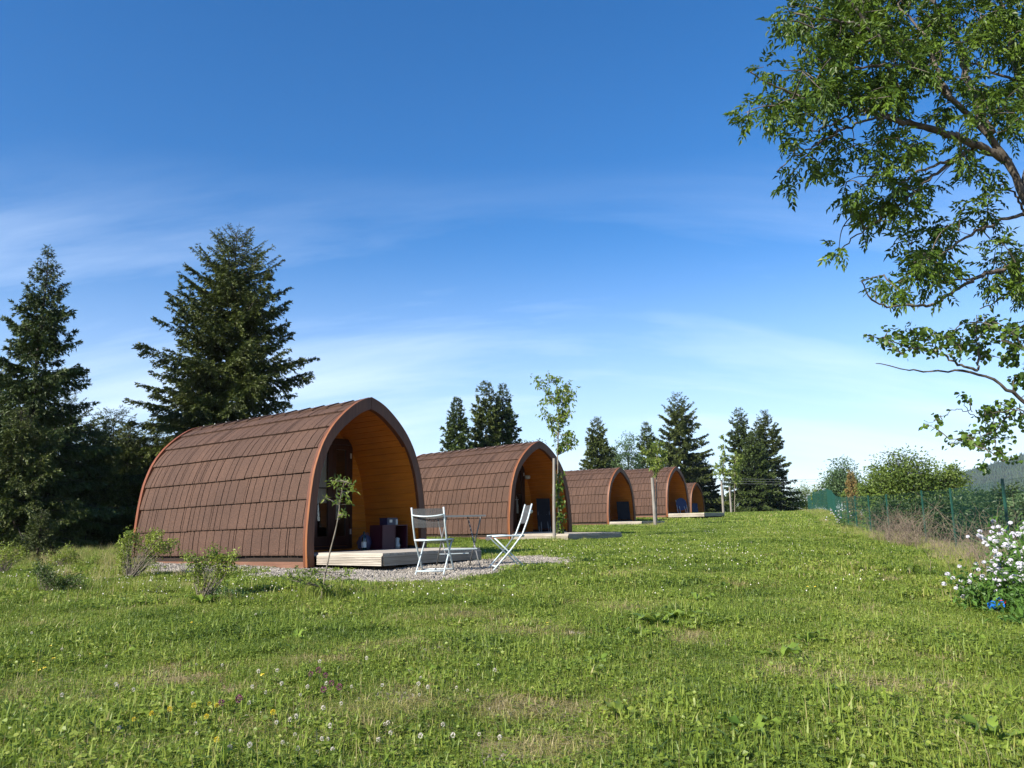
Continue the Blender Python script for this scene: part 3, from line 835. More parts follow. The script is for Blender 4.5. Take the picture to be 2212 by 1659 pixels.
def folded(i, X, Y, w, h, label, mt, legs, name, round_=False, tilt=14, z=.18, rz=0):
    c, a, l, zz_, rr = pod_frame(i)
    e = empty(name, plocal(i, X, Y, z), rr + R(rz), label, 'table' if 'table' in name else 'chair', 'folded garden furniture in the porches')
    e.rotation_euler = (R(-tilt), 0, rr + R(rz))
    m = MB()
    if round_:
        k = 28; V = [(w * math.cos(t * 2 * math.pi / k), yy, h / 2 + .12 + w * math.sin(t * 2 * math.pi / k)) for yy in (0, .025) for t in range(k)]
        m.add(V, [tuple(range(k))[::-1], tuple(range(k, 2 * k))] + [(t, (t + 1) % k, k + (t + 1) % k, k + t) for t in range(k)])
    else:
        m.box((-w, 0, h * .38), (w, .022, h)); 
        m.box((-w, -.03, h * .08), (w, -.012, h * .50))
    m.build('table_top' if 'table' in name else 'seat', mt, e)
    for sg in (-1, 1):
        m = MB(); m.bar((sg * (w - .03), -.03, 0), (sg * (w - .03), .035, h * .97), .012, 6); m.build('leg', legs, e)
        m = MB(); m.bar((sg * (w * .55), -.06, 0), (sg * (w * .35), .05, h * .8), .012, 6); m.build('leg', legs, e)
    return e
folded(1, .72, .5, .19, .92, 'dark folded chair leaning upright in the porch of the pod with the lantern', M_black, M_grey, 'folded_chair', rz=-34, tilt=6)
folded(2, .66, .24, .30, .90, 'black folded table leaning in the third porch', M_black, M_black, 'folded_table', rz=-40, tilt=6)
folded(3, .74, .10, .33, .74, 'round blue table folded up with white legs in the fourth porch', M_blue, M_white, 'folded_table', True, rz=-30, tilt=10)
folded(4, .6, .5, .26, .8, 'dark blue folded table in the farthest porch', M_blue, M_grey, 'folded_table', rz=-40, tilt=8)

# ------------------------------------------------------------------ vegetation generators
def nrm(v): return v / (np.linalg.norm(v, axis=-1, keepdims=True) + 1e-9)
def spruce(name, x, y, h, rb, seed, label, group, material=M_needle, nb=150, spray=.095, sw=.036, dens=1.0, gap=0.0, pw=.85, zb=None, lean=0, min_t=.03, hang=.5):
    rg = np.random.default_rng(seed)
    z0 = g(x, y) if zb is None else zb
    root = empty(name, (x, y, z0), 0, label, 'tree', group)
    m = MB()
    tz = np.linspace(-.15, h * .985, 14)
    trunk = np.stack([lean * (tz / h) ** 1.5 + .03 * np.sin(tz * 1.1), .03 * np.cos(tz * .9), tz], -1)
    m.tube(trunk, np.maximum(.012 * h * (1 - tz / h) + .006, .006), 7)
    P0 = []; D = []; LN = []; TT = []
    gapn = rg.uniform(0, 6.28, 3)
    for b in range(nb):
        t = min_t + (1 - min_t - .01) * (b + rg.random()) / nb
        t = t ** .92
        t = round(t * 26) / 26 + rg.normal(0, .008) if rg.random() < .6 else t     # loose whorls
        t = min(max(t, min_t), .985)
        az = b * 2.399 + rg.normal(0, .4)
        L = rb * ((1 - t) ** pw) * rg.uniform(.68, 1.12) * (1 + gap * (math.sin(t * 37 + gapn[0]) * .5 + .35 * math.sin(2 * az + gapn[1] + t * 9)))
        L = max(L, .06)
        up = -.10 + .75 * t ** 1.4 + rg.normal(0, .05)
        dr = .42 * (1 - t) + .1
        n = 9
        s = np.linspace(0, 1, n)
        rr = L * s
        wob = rg.normal(0, .04) * L * s ** 2
        zz_ = L * (up * s - dr * s ** 2 + .30 * s ** 3.2)
        ca, sa = math.cos(az), math.sin(az)
        bx = np.interp(t * h, trunk[:, 2], trunk[:, 0]); by = np.interp(t * h, trunk[:, 2], trunk[:, 1])
        C = np.stack([bx + rr * ca - wob * sa, by + rr * sa + wob * ca, t * h + zz_], -1)
        m.tube(C, np.linspace(.006 + .008 * L, .003, n), 3, cap=False)
        # side twigs
        k = max(6, int(L / .055 * dens))
        u = rg.uniform(.03, 1.0, k) ** .85
        pos = np.stack([np.interp(u, s, C[:, q]) for q in range(3)], -1)
        T = nrm(np.gradient(C, axis=0)); tan = np.stack([np.interp(u, s, T[:, q]) for q in range(3)], -1)
        lat = np.cross(tan, [0, 0, 1.0]); lat = nrm(lat) * np.where(rg.random(k) < .5, -1, 1)[:, None]
        dn = np.zeros((k, 3)); dn[:, 2] = -1
        hg = rg.uniform(0, hang, k)[:, None]
        dd = nrm(tan * rg.uniform(.4, .9, k)[:, None] + lat * rg.uniform(.4, 1.0, k)[:, None] + dn * hg)
        ln = (.30 * L * (1 - u) + .10 + .05 * rg.random(k)) * rg.uniform(.6, 1.1, k)
        P0.append(pos); D.append(dd); LN.append(ln); TT.append(np.full(k, rg.random()))
        # the tip itself
        P0.append(C[-3:-2]); D.append(nrm(C[-1:] - C[-3:-2])); LN.append(np.array([np.linalg.norm(C[-1] - C[-3]) + .08])); TT.append(np.array([rg.random()]))
    m.build('trunk', M_spbark, root)
    P0 = np.concatenate(P0); D = np.concatenate(D); LN = np.concatenate(LN); TT = np.concatenate(TT)
    cnt = np.maximum(6, (LN / (spray * .11)).astype(int))
    rep = np.repeat(np.arange(len(P0)), cnt)
    N = len(rep)
    f = rg.random(N)
    base = P0[rep] + D[rep] * (LN[rep] * f)[:, None]
    base[:, 2] -= (LN[rep] * f ** 2) * .18
    r3 = rg.normal(0, 1, (N, 3)); per = nrm(r3 - (r3 * D[rep]).sum(1, keepdims=True) * D[rep])
    dirn = nrm(D[rep] * rg.uniform(.5, 1.1, N)[:, None] + per * rg.uniform(.3, .8, N)[:, None] + np.array([0, 0, -.12]))
    ln = spray * rg.uniform(.6, 1.3, N)
    ln = ln * np.clip(.42 + 2.6 * (1 - base[:, 2] / h), .42, 1)
    side = nrm(np.cross(dirn, rg.normal(0, 1, (N, 3)))) * np.clip(.4 + 2.6 * (1 - base[:, 2] / h), .4, 1)[:, None] * (sw * rg.uniform(.6, 1.2, N))[:, None]
    V = np.stack([base - side * .35, base + dirn * (ln * .45)[:, None] - side * .5, base + dirn * ln[:, None], base + dirn * (ln * .45)[:, None] + side * .5], 1).reshape(-1, 3)
    q = np.arange(N)[:, None] * 4 + np.array([0, 1, 2, 3])
    tint = np.clip(TT[rep] * .45 + rg.random(N) * .35 + .30 * f, 0, 1)
    mb = MB(); mb.add(V, q, np.repeat(tint, 4))
    mb.build('crown', material, root)
    return root

def leaf_quads(mb, P, Dn, ln, wd, rg, tint, curl=.15):
    """folded leaves: P base points, Dn directions, two half blades each"""
    N = len(P)
    side = nrm(np.cross(Dn, rg.normal(0, 1, (N, 3)) * .6 + np.array([0, 0, 1.0])))
    up = nrm(np.cross(side, Dn))
    ln = np.broadcast_to(ln, (N,))[:, None]; wd = np.broadcast_to(wd, (N,))[:, None]
    a = P; m1 = P + Dn * ln * .5 - up * ln * curl * .0; t = P + Dn * ln - up * ln * curl
    l = P + Dn * ln * .42 + side * wd * .5 + up * wd * .18; r = P + Dn * ln * .42 - side * wd * .5 + up * wd * .18
    V = np.stack([a, l, t, r], 1).reshape(-1, 3)
    b = np.arange(N)[:, None] * 4
    mb.add(V, np.concatenate([b + np.array([0, 1, 2]), b + np.array([0, 2, 3])]), np.repeat(tint, 4))

def round_leaves(mb, P, Dn, sz, rg, tint):
    N = len(P)
    side = nrm(np.cross(Dn, rg.normal(0, 1, (N, 3)) * .5 + np.array([0, 0, 1.0]))); up = nrm(np.cross(side, Dn))
    ang = [(0, 0), (.25, .42), (.62, .50), (.92, .22), (1.12, 0), (.92, -.22), (.62, -.50), (.25, -.42)]
    sz = np.broadcast_to(sz, (N,))[:, None]
    V = np.stack([P + Dn * sz * a + side * sz * b + up * sz * (.12 * abs(b) * 2 - .10 * a * a) for a, b in ang], 1).reshape(-1, 3)
    b = np.arange(N)[:, None] * 8
    mb.add(V, np.concatenate([b + np.array([0, 1, 2, 3, 4]), b + np.array([0, 4, 5, 6, 7])]), np.repeat(tint, 8))

def bushy(name, x, y, h, blobs, nclump, per, lsz, seed, label, cat='tree', group=None, material=M_decid, trunk_r=.06, bark=M_bark, z0=None, spread=.22, stems=1, twigr=.008):
    """trunk, limbs and a crown of leaf clumps; blobs are (dx, dy, z, rx, rz) lobes of the crown"""
    rg = np.random.default_rng(seed)
    z0 = g(x, y) if z0 is None else z0
    root = empty(name, (x, y, z0), 0, label, cat, group)
    C = []
    vol = np.array([b[3] ** 2 * b[4] for b in blobs]); pr = vol / vol.sum()
    ch = rg.choice(len(blobs), nclump, p=pr)
    for c in ch:
        dx, dy, z_, rx, rz = blobs[c]
        v = nrm(rg.normal(0, 1, 3)) * rg.random() ** .38
        C.append((dx + v[0] * rx, dy + v[1] * rx, z_ + v[2] * rz))
    C = np.array(C)
    m = MB()
    top = max(b[2] for b in blobs)
    st = [np.array([rg.normal(0, .05) * stems, rg.normal(0, .05) * stems, -.1]) for _ in range(stems)]
    spine = []
    for s0 in st:
        e = np.array([blobs[0][0], blobs[0][1], top]) + (rg.normal(0, .3, 3) * blobs[0][3] if stems > 1 else 0)
        tt = np.linspace(0, 1, 8)[:, None]
        pts = s0 + (e - s0) * tt + rg.normal(0, .02 * h, (8, 3)) * tt * (1 - tt) * 2
        m.tube(pts, np.linspace(trunk_r, trunk_r * .25, 8), 7); spine.append(pts)
    sp = np.concatenate(spine)
    for c in C[: min(len(C), 260)]:
        d = np.linalg.norm(sp - c, axis=1) + np.where(sp[:, 2] > c[2] - .05 * h, 2.0 * h, 0)
        s_ = sp[int(np.argmin(d))]
        mid = (s_ + c) / 2 + np.array([0, 0, .04 * h]) + rg.normal(0, .02 * h, 3)
        m.tube([s_, mid, c], [twigr * 1.6, twigr, twigr * .4], 3, cap=False)
    m.build('trunk', bark, root)
    n = nclump * per
    cc = np.repeat(C, per, 0); cr_ = rg.uniform(.5, 1.3, nclump).repeat(per)
    P = cc + rg.normal(0, 1, (n, 3)) * (spread * cr_)[:, None] * np.array([1, 1, .7])
    Dn = nrm(P - cc + rg.normal(0, .5, (n, 3)) * spread + np.array([0, 0, -.1 * spread]))
    tint = np.clip(rg.random(nclump).repeat(per) * .5 + rg.random(n) * .5, 0, 1)
    mb = MB(); leaf_quads(mb, P, Dn, lsz * rg.uniform(.7, 1.2, n), lsz * .55, rg, tint)
    mb.build('crown', material, root)
    return root

# ---- the spruces
def at_xy(px, d): p = at(px, 1130, d); return p[0], p[1]
GS = 'spruces around the lawn'
x, y = at_xy(54, 20.5)
spruce('spruce_tree', x, y, 8.0, 2.6, 11, 'tall slim spruce with gappy tiers at the far left', GS, M_needleB, nb=200, gap=.38, pw=.95, dens=1.5, hang=1.2, lean=.0)
x, y = at_xy(474, 25)
spruce('spruce_tree', x, y, 9.95, 4.1, 12, 'big dense spruce rising behind the nearest pod', GS, M_needle, nb=330, gap=.14, pw=.66, dens=1.25, hang=.7, lean=.22)
for (px, d, h, rb, sd_, lab) in [(268, 24, 3.6, 1.7, 13, 'short dark spruce filling the gap left of the nearest pod'),
                                 (185, 22.5, 3.4, 1.7, 14, 'low dark spruce at the foot of the slim spruce'),
                                 (-30, 21, 4.8, 2.3, 15, 'dark spruce cut by the left edge of the picture'),
                                 (30, 19, 3.4, 1.9, 17, 'low shaded spruce in front of the slim one at far left'),
                                 (84, 14.6, .95, .36, 16, 'knee-high young spruce in front of the dark trees at left')]:
    x, y = at_xy(px, d)
    spruce('spruce_tree', x, y, h, rb, sd_, lab, GS, M_needle, nb=130 if h > 2 else 60, dens=1.5, pw=.8, hang=1.0, spray=.08 if h > 2 else .045, sw=.026 if h > 2 else .012)
# extra screen deeper in the grove
for (px, d, h, rb, sd_, lab) in [(110, 27, 5.0, 2.4, 18, 'dark spruce deep in the grove behind the slim spruce'), (235, 29, 4.6, 2.3, 19, 'dark spruce deep in the grove left of the pod'), (330, 30, 4.0, 2.2, 20, 'dark spruce behind the rear end of the nearest pod')]:
    x, y = at_xy(px, d)
    spruce('spruce_tree', x, y, h, rb, sd_, lab, GS, M_needle, nb=120, dens=1.0, pw=.55, hang=.8, spray=.13, sw=.04)
far = [(988, 45, 6.9, 1.35, 'slim far spruce left of the twin pair behind the second pod', .15), (1053, 47, 8.1, 1.8, 'left one of the twin spruces behind the second pod', .15),
       (1090, 48, 8.0, 1.75, 'right one of the twin spruces behind the second pod', .15),
       (1297, 60, 7.3, 1.85, 'cone-shaped spruce above the third pod', .1), (1405, 68, 7.9, 1.7, 'small dark spruce top between the third and fourth pods', .12),
       (1478, 74, 11.4, 4.1, 'largest far spruce, above the fourth pod', .15), (1612, 72, 9.6, 2.4, 'left of the two dark spruces at the end of the lawn', .1), (1668, 74, 9.6, 2.9, 'right of the two dark spruces at the end of the lawn', .1),
       (1330, 66, 5.6, 1.5, 'spruce half hidden right of the cone-shaped one', .1),(1522, 76, 5.6, 2.2, 'low spruce beside the largest far spruce', .1), (1640, 70, 7.2, 2.5, 'low bushy spruce between the two dark spruces', .1)]
for j, (px, d, h, rb, lab, gp) in enumerate(far):
    x, y = at_xy(px, d)
    spruce('spruce_tree', x, y, h, rb, 30 + j, lab, GS, M_needleF if j % 2 else M_needleB, nb=170, dens=.9, spray=.20, sw=.085, pw=.62, gap=gp, hang=.7)

M_hedge2 = leafmat('dark_bush_leaves', (.015, .035, .010), (.07, .10, .025), trans=.1)
# ---- far broadleaved trees
GB = 'broadleaved trees behind the row'
def ft(px, py_top, d, wpx, label, seed, mt=M_decid, name='broadleaf_tree', lsz=.16, hb=.25, ncl=90, per=34, group=GB):
    x, y = at_xy(px, d); top = at(px, py_top, d)[2]; z0 = g(x, y); h = top - z0; w = wpx * d / F / 2
    bl = [(0, 0, h * .62, w * .8, h * .36), (-w * .45, .1, h * .48, w * .5, h * .24), (w * .45, -.1, h * .45, w * .52, h * .25), (0, 0, h * (hb + .1), w * .75, h * .2)]
    bushy(name, x, y, h, bl, ncl, per, lsz, seed, label, 'tree', group, mt, trunk_r=.02 * h, spread=w * .17, z0=z0)
ft(1157, 933, 52, 62, 'small bluish tree just left of the tall staked sapling, behind the second pod', 50, M_decidB)
ft(1187, 972, 50, 48, 'small tree behind the shoulder of the second pod', 51, M_decidB)
ft(1363, 928, 64, 70, 'bluish broadleaved tree between the cone-shaped spruce and the small dark one', 52, M_decidB, ncl=130)
ft(1745, 1043, 92, 60, 'low yellowish tree at the far end of the fence', 53, M_decid)
ft(1715, 1055, 80, 60, 'low tree beside the last dark spruce', 58, M_decid)
ft(1548, 1064, 79, 50, 'low bush between the largest far spruce and the last dark pair', 62, M_decid)
ft(1575, 1072, 84, 44, 'dark low bush behind the two far stakes', 63, M_hedge2)
ft(1826, 990, 52, 88, 'open bluish tree beyond the far end of the fence', 54, M_decidB, ncl=140)
ft(1790, 1040, 56, 60, 'low tree at the foot of the open bluish tree', 55, M_decid)
ft(1862, 1048, 48, 70, 'low bush between the open tree and the big round bush', 56, M_decid)
ft(1958, 974, 30, 150, 'big round green bush behind the wire fence', 57, M_decid, lsz=.11, ncl=300, per=40, name='broadleaf_bush')
ft(2042, 992, 31, 118, 'right shoulder bush beside the big round green bush', 59, M_decid, lsz=.11, ncl=230, per=40, name='broadleaf_bush')
ft(1900, 1005, 31, 70, 'left shoulder bush beside the big round green bush', 60, M_decid, lsz=.11, ncl=120, per=40, name='broadleaf_bush')
for j, (px, t_, d, w) in enumerate([(2125, 1062, 24, 90), (2190, 1055, 22, 110), (2070, 1072, 22, 110), (2250, 1060, 20, 120), (2010, 1078, 25, 80), (1930, 1085, 28, 90)]):
    ft(px, t_, d, w, ['grey-green shrub behind the near fence post', 'shrub behind the fence at the right edge', 'dark evergreen shrub just behind the fence', 'shrub beyond the right edge behind the fence', 'dark shrub behind the dead brambles', 'thin shrub behind the middle of the fence'][j], 70 + j, M_decidB if j in (3,) else M_hedge, lsz=.11, ncl=240, per=60, name='hedge_shrub', group='shrubs behind the fence')
# thin brownish conifer behind the fence
x, y = at_xy(1846, 36)
spruce('larch_sapling', x, y, 2.35, .42, 61, 'thin rusty-leaved young conifer standing above the fence', None, leafmat('rusty_needles', (.12, .09, .03), (.26, .19, .07), trans=.1), nb=60, dens=.8, spray=.12, sw=.04)

# ------------------------------------------------------------------ ash tree at the right edge
def px_poly(L): return np.array([at(*p) for p in L])
def smoothline(P, n=5):
    P = np.asarray(P, float)
    if len(P) < 3: return P
    d = np.concatenate([[0], np.cumsum(np.linalg.norm(np.diff(P, axis=0), axis=1))])
    q = np.linspace(0, d[-1], len(P) * n)
    Q = np.stack([np.interp(q, d, P[:, k]) for k in range(3)], -1)
    for _ in range(n):
        Q[1:-1] = .25 * Q[:-2] + .5 * Q[1:-1] + .25 * Q[2:]
    return Q
def overhang(name, label, cat, limbs, discs, seed, material, leafkind, bark, dmid, djit, per_area, root_xy):
    rg = np.random.default_rng(seed)
    root = empty(name, (root_xy[0], root_xy[1], g(*root_xy)), 0, label, cat)
    o = np.array([root_xy[0], root_xy[1], g(*root_xy)])
    m = MB(); SP = []
    for L, r0, r1 in limbs:
        P = smoothline(L) - o
        P[1:] += rg.normal(0, .010, (len(P) - 1, 3))
        rr = np.linspace(r0, r1, len(P)) * (1 + rg.normal(0, .06, len(P)))
        m.tube(P, rr, 8 if r0 > .04 else 5)
        SP.append(P)
    SP = np.concatenate(SP)
    ends = []
    for (cx, cy, rad) in discs:
        n = max(2, int(math.pi * rad * rad / per_area))
        for _ in range(n):
            a = rg.uniform(0, 6.283); q = rad * math.sqrt(rg.random())
            base = at(cx, cy, dmid)
            near = SP[np.argmin(np.linalg.norm((SP + o)[:, [0, 2]] - base[[0, 2]], axis=1))] + o
            dd = near[1] + rg.normal(0, djit)
            ends.append(at(cx + q * math.cos(a), cy + q * math.sin(a), dd + .12) - o)
    ends = np.array(ends)
    lv = MB(); LP = []; LD = []; LT = []
    nodes = [SP]
    allp = SP.copy()
    order = np.argsort([np.min(np.linalg.norm(SP - e, axis=1)) for e in ends])
    extra = []
    for k in order:
        e = ends[k]
        d = np.linalg.norm(allp - e, axis=1)
        s_ = allp[int(np.argmin(d))]
        v = e - s_; L = np.linalg.norm(v)
        if L < .05: v = np.array([-.05, 0, .02]); L = .05
        mid = s_ + v * .5 + np.array([0, 0, .10 * L]) + rg.normal(0, .07, 3) * L
        P = smoothline([s_, mid, e], 3)
        m.tube(P, np.linspace(min(.014, .005 + .008 * L), .0035, len(P)), 4, cap=False)
        allp = np.vstack([allp, P[2:]]) 
        tn = rg.random()
        td = nrm(P[-1] - P[-3])
        nl = rg.integers(5, 9) if leafkind == 'ash' else rg.integers(6, 12)
        for j in range(nl):
            i0 = rg.integers(len(P) // 2, len(P)) if leafkind != 'ash' else rg.integers(len(P) - 2, len(P))
            dr = nrm(td * .5 + nrm(rg.normal(0, 1, 3)) * .9 + np.array([0, 0, -.18]))
            LP.append(P[i0]); LD.append(dr); LT.append(np.clip(tn * .5 + rg.random() * .5, 0, 1))
    m.build('trunk', bark, root, True)
    LP = np.array(LP); LD = np.array(LD); LT = np.array(LT)
    if leafkind == 'ash':
        N = len(LP); Ls = rg.uniform(.13, .22, N)
        sd_ = nrm(np.cross(LD, rg.normal(0, .5, (N, 3)) + np.array([0, 0, 1.0])))
        sag = np.array([0, 0, -1.0])
        PP = []; DD = []; TT2 = []; SZ = []
        for f in (.32, .5, .68, .86):
            bp_ = LP + LD * (Ls * f)[:, None] + sag * (Ls * .22 * f * f)[:, None]
            for sg in (-1, 1):
                PP.append(bp_); DD.append(nrm(LD * .55 + sd_ * sg * .8 + sag * .25)); TT2.append(LT); SZ.append(Ls * .40)
        bp_ = LP + LD * Ls[:, None] * .98 + sag * (Ls * .22)[:, None]
        PP.append(bp_); DD.append(nrm(LD + sag * .4)); TT2.append(LT); SZ.append(Ls * .42)
        PP = np.concatenate(PP); DD = np.concatenate(DD); TT2 = np.concatenate(TT2); SZ = np.concatenate(SZ)
        DD = nrm(DD + rg.normal(0, .18, DD.shape))
        leaf_quads(lv, PP, DD, SZ, SZ * .42, rg, np.clip(TT2 + rg.normal(0, .08, len(TT2)), 0, 1), .25)
    else:
        N = len(LP)
        round_leaves(lv, LP + rg.normal(0, .03, LP.shape), nrm(LD + np.array([0, 0, -.3])), rg.uniform(.032, .062, N), rg, LT)
    lv.build('crown', material, root)
    return root, m
D0 = 8.8
def pl(*a, d0=D0, d1=None):
    d1 = d0 if d1 is None else d1; n = len(a)
    return np.array([at(p[0], p[1], d0 + (d1 - d0) * i / max(n - 1, 1)) for i, p in enumerate(a)])
tb = (7.4, 9.3)
trunk_ash = np.vstack([[tb[0], tb[1], g(*tb) - .1], [7.25, 9.25, 1.8], [6.8, 9.1, 3.0], at(2212, 425, 8.9)])
limbs = [
 (np.vstack([trunk_ash, pl((2172, 342), (2139, 288), (2052, 215), (1972, 139), (1902, 87), (1850, 35), (1815, -30), d0=8.9, d1=8.0)]), .092, .014),
 (pl((2178, 350), (2120, 318), (2076, 302), (1989, 271), (1920, 255), (1868, 240), (1812, 222), (1729, 208), (1677, 187), (1621, 160), d0=8.9, d1=7.8), .050, .007),
 (pl((1920, 255), (1868, 257), (1815, 285), (1764, 312), (1705, 347), (1680, 368), d0=8.3, d1=7.8), .018, .006),
 (pl((1868, 248), (1833, 250), (1790, 272), (1750, 285), d0=8.2, d1=7.9), .014, .005),
 (pl((2110, 318), (2076, 333), (2041, 361), (1989, 399), (1955, 434), (1885, 483), (1840, 515), (1817, 538), d0=8.8, d1=8.6), .026, .006),
 (pl((2060, 345), (1972, 375), (1940, 400), (1913, 403), d0=8.7, d1=8.4), .018, .006),
 (pl((2330, 440), (2212, 462), (2163, 476), (2093, 507), (2059, 531), (2024, 555), (1960, 590), d0=9.2, d1=8.6), .03, .007),
 (pl((2330, 510), (2212, 559), (2165, 581), (2112, 600), (2081, 615), (2040, 643), (2009, 662), (1959, 660), (1915, 664), (1878, 650), (1869, 625), (1862, 606), d0=9.2, d1=8.3), .036, .007),
 (pl((2112, 600), (2040, 609), (2009, 606), (1960, 600), d0=8.8, d1=8.6), .014, .005),
 (pl((2330, 590), (2212, 631), (2165, 643), (2118, 668), d0=9.2, d1=8.9), .02, .006),
 (pl((2212, 462), (2195, 420), (2165, 398), (2120, 410), d0=9.1, d1=9.0), .016, .006),
 (pl((2139, 288), (2110, 230), (2085, 160), (2076, 100), (2040, 35), (1990, -20), d0=8.7, d1=9.4), .06, .015),
 (pl((2052, 215), (2013, 132), (2000, 76), (1937, 7), d0=8.5, d1=8.8), .03, .01),
 (pl((1972, 139), (1900, 140), (1798, 153), (1736, 104), d0=8.3, d1=7.9), .02, .006),
 (pl((1902, 87), (1870, 60), (1816, 45), (1750, 38), (1700, 25), d0=8.1, d1=7.6), .018, .006),
 (pl((2300, 230), (2212, 180), (2145, 156), (2090, 130), d0=9.3, d1=9.3), .03, .01),
 (pl((2300, 100), (2163, 52), (2076, 52), (2041, 35), d0=9.5, d1=9.2), .03, .01),
 (pl((2212, 425), (2230, 330), (2215, 220), (2190, 120), (2170, 20), (2140, -60), d0=8.9, d1=9.8), .06, .02)]
ash_discs = [(1716,55,42),(1760,35,40),(1800,60,50),(1870,55,70),(1950,60,72),(2040,55,60),(2130,60,70),(2195,95,60),(1668,142,20),(1632,238,32),(1680,228,42),(1740,212,48),(1800,200,56),
 (1765,165,42),(1860,155,66),(1905,220,46),(1795,125,44),(1940,150,66),(2010,110,56),(1713,305,26),(1702,372,24),(1768,352,32),(1818,302,36),(1925,310,46),(1900,350,36),(1962,292,34),
 (1850,422,38),(1900,440,44),(1950,430,44),(1885,482,26),(1945,490,26),(1985,400,34),(1817,542,18),(2022,262,30),(2090,205,52),(2160,200,60),(2192,262,44),(2105,352,38),(2060,312,28),
 (2135,445,32),(2092,450,24),(2052,482,32),(2002,520,36),(2040,552,32),(1912,612,30),(1960,592,36),(2000,575,40),(2030,602,26),(1950,632,20),(2142,545,34),(2195,560,42),(2202,610,32),(2152,590,26),(2182,640,22),
 (1860,-40,120),(2050,-50,110),(2200,-20,90),(2290,120,100),(2290,260,70)]
overhang('ash_tree', 'large ash tree with lichened limbs reaching in from the right edge over the lawn', 'tree', limbs, ash_discs, 81, M_ash, 'ash', M_ashbark, 8.5, .38, 640, tb)
hb_ = (7.0, 9.6)
hz = [
 (np.vstack([[hb_[0], hb_[1], g(*hb_) - .1], [6.7, 9.3, 1.3], at(2270, 910, 9.0), pl((2212, 868), (2165, 828), (2112, 800), (2056, 803), (1994, 801), (1947, 797), (1890, 784), d0=8.9, d1=8.5)]), .045, .004),
 (pl((2112, 800), (2075, 792), (2056, 775), (2020, 760), (1960, 748), (1900, 728), (1878, 726), d0=8.7, d1=8.5), .016, .004),
 (pl((2112, 800), (2118, 760), (2105, 720), (2112, 680), d0=8.8, d1=8.8), .014, .005),
 (pl((2250, 890), (2190, 885), (2160, 890), (2100, 905), (2085, 880), (2084, 855), d0=8.9, d1=8.6), .010, .003),
 (pl((2190, 885), (2150, 930), (2100, 950), (2050, 955), d0=8.9, d1=8.7), .009, .003),
 (pl((2100, 890), (2065, 882), (2035, 898), (1998, 918), d0=8.7, d1=8.6), .005, .002),
 (pl((2270, 910), (2240, 800), (2210, 740), (2160, 700), d0=9.0, d1=8.9), .03, .006),
 (pl((2150, 930), (2150, 965), (2120, 1000), d0=8.8, d1=8.8), .006, .003)]
hdiscs = [(1886,724,12),(1930,727,22),(1970,733,28),(2010,738,32),(2050,744,34),(2090,730,36),(2112,700,28),(1945,757,15),(2118,770,24),(2155,710,30),(2195,722,36),(2190,765,30),(2206,812,22),(2086,865,10),(1998,917,5),(2032,905,5),
 (2050,958,12),(2080,936,14),(2100,962,22),(2130,940,24),(2142,900,26),(2170,880,22),(2160,982,18),(2122,1002,13),(2180,930,20),(2204,905,18),(2260,820,50),(2250,720,50),(2195,995,12)]
overhang('hazel_tree', 'hazel with round leaves and one bare grey branch, below the ash at the right edge', 'tree', hz, hdiscs, 82, M_hazel, 'hazel', M_ashbark, 8.7, .25, 190, hb_)

# ------------------------------------------------------------------ saplings and stakes
def stake(px, py0, py1, px0, d, r, label):
    b = at(px, py1, d); t = at(px0, py0, d)
    z = g(b[0], b[1])
    m = MB(); m.tube([(0, 0, -.2), (.25 * (t[0] - b[0]), .0, (t[2] - z) * .3), (t[0] - b[0], .02, t[2] - z)], [r, r * .97, r * .88], 10)
    o = m.build('tree_stake', M_stake, None, False); o.location = (b[0], b[1], z); tag(o, label, 'stake', 'wooden stakes beside young trees')
    return b
b1 = stake(1197, 990, 1168, 1197, 20, .040, 'tallest and nearest wooden stake, in front of the second pod')
b2 = stake(1416, 1032, 1141, 1409, 33, .07, 'wooden stake in front of the fourth pod')
b3 = stake(1563, 1037, 1112, 1558.5, 47.6, .07, 'left of the two thin far stakes right of the pods')
b4 = stake(1580, 1052, 1111, 1576, 61, .075, 'right of the two thin far stakes right of the pods')
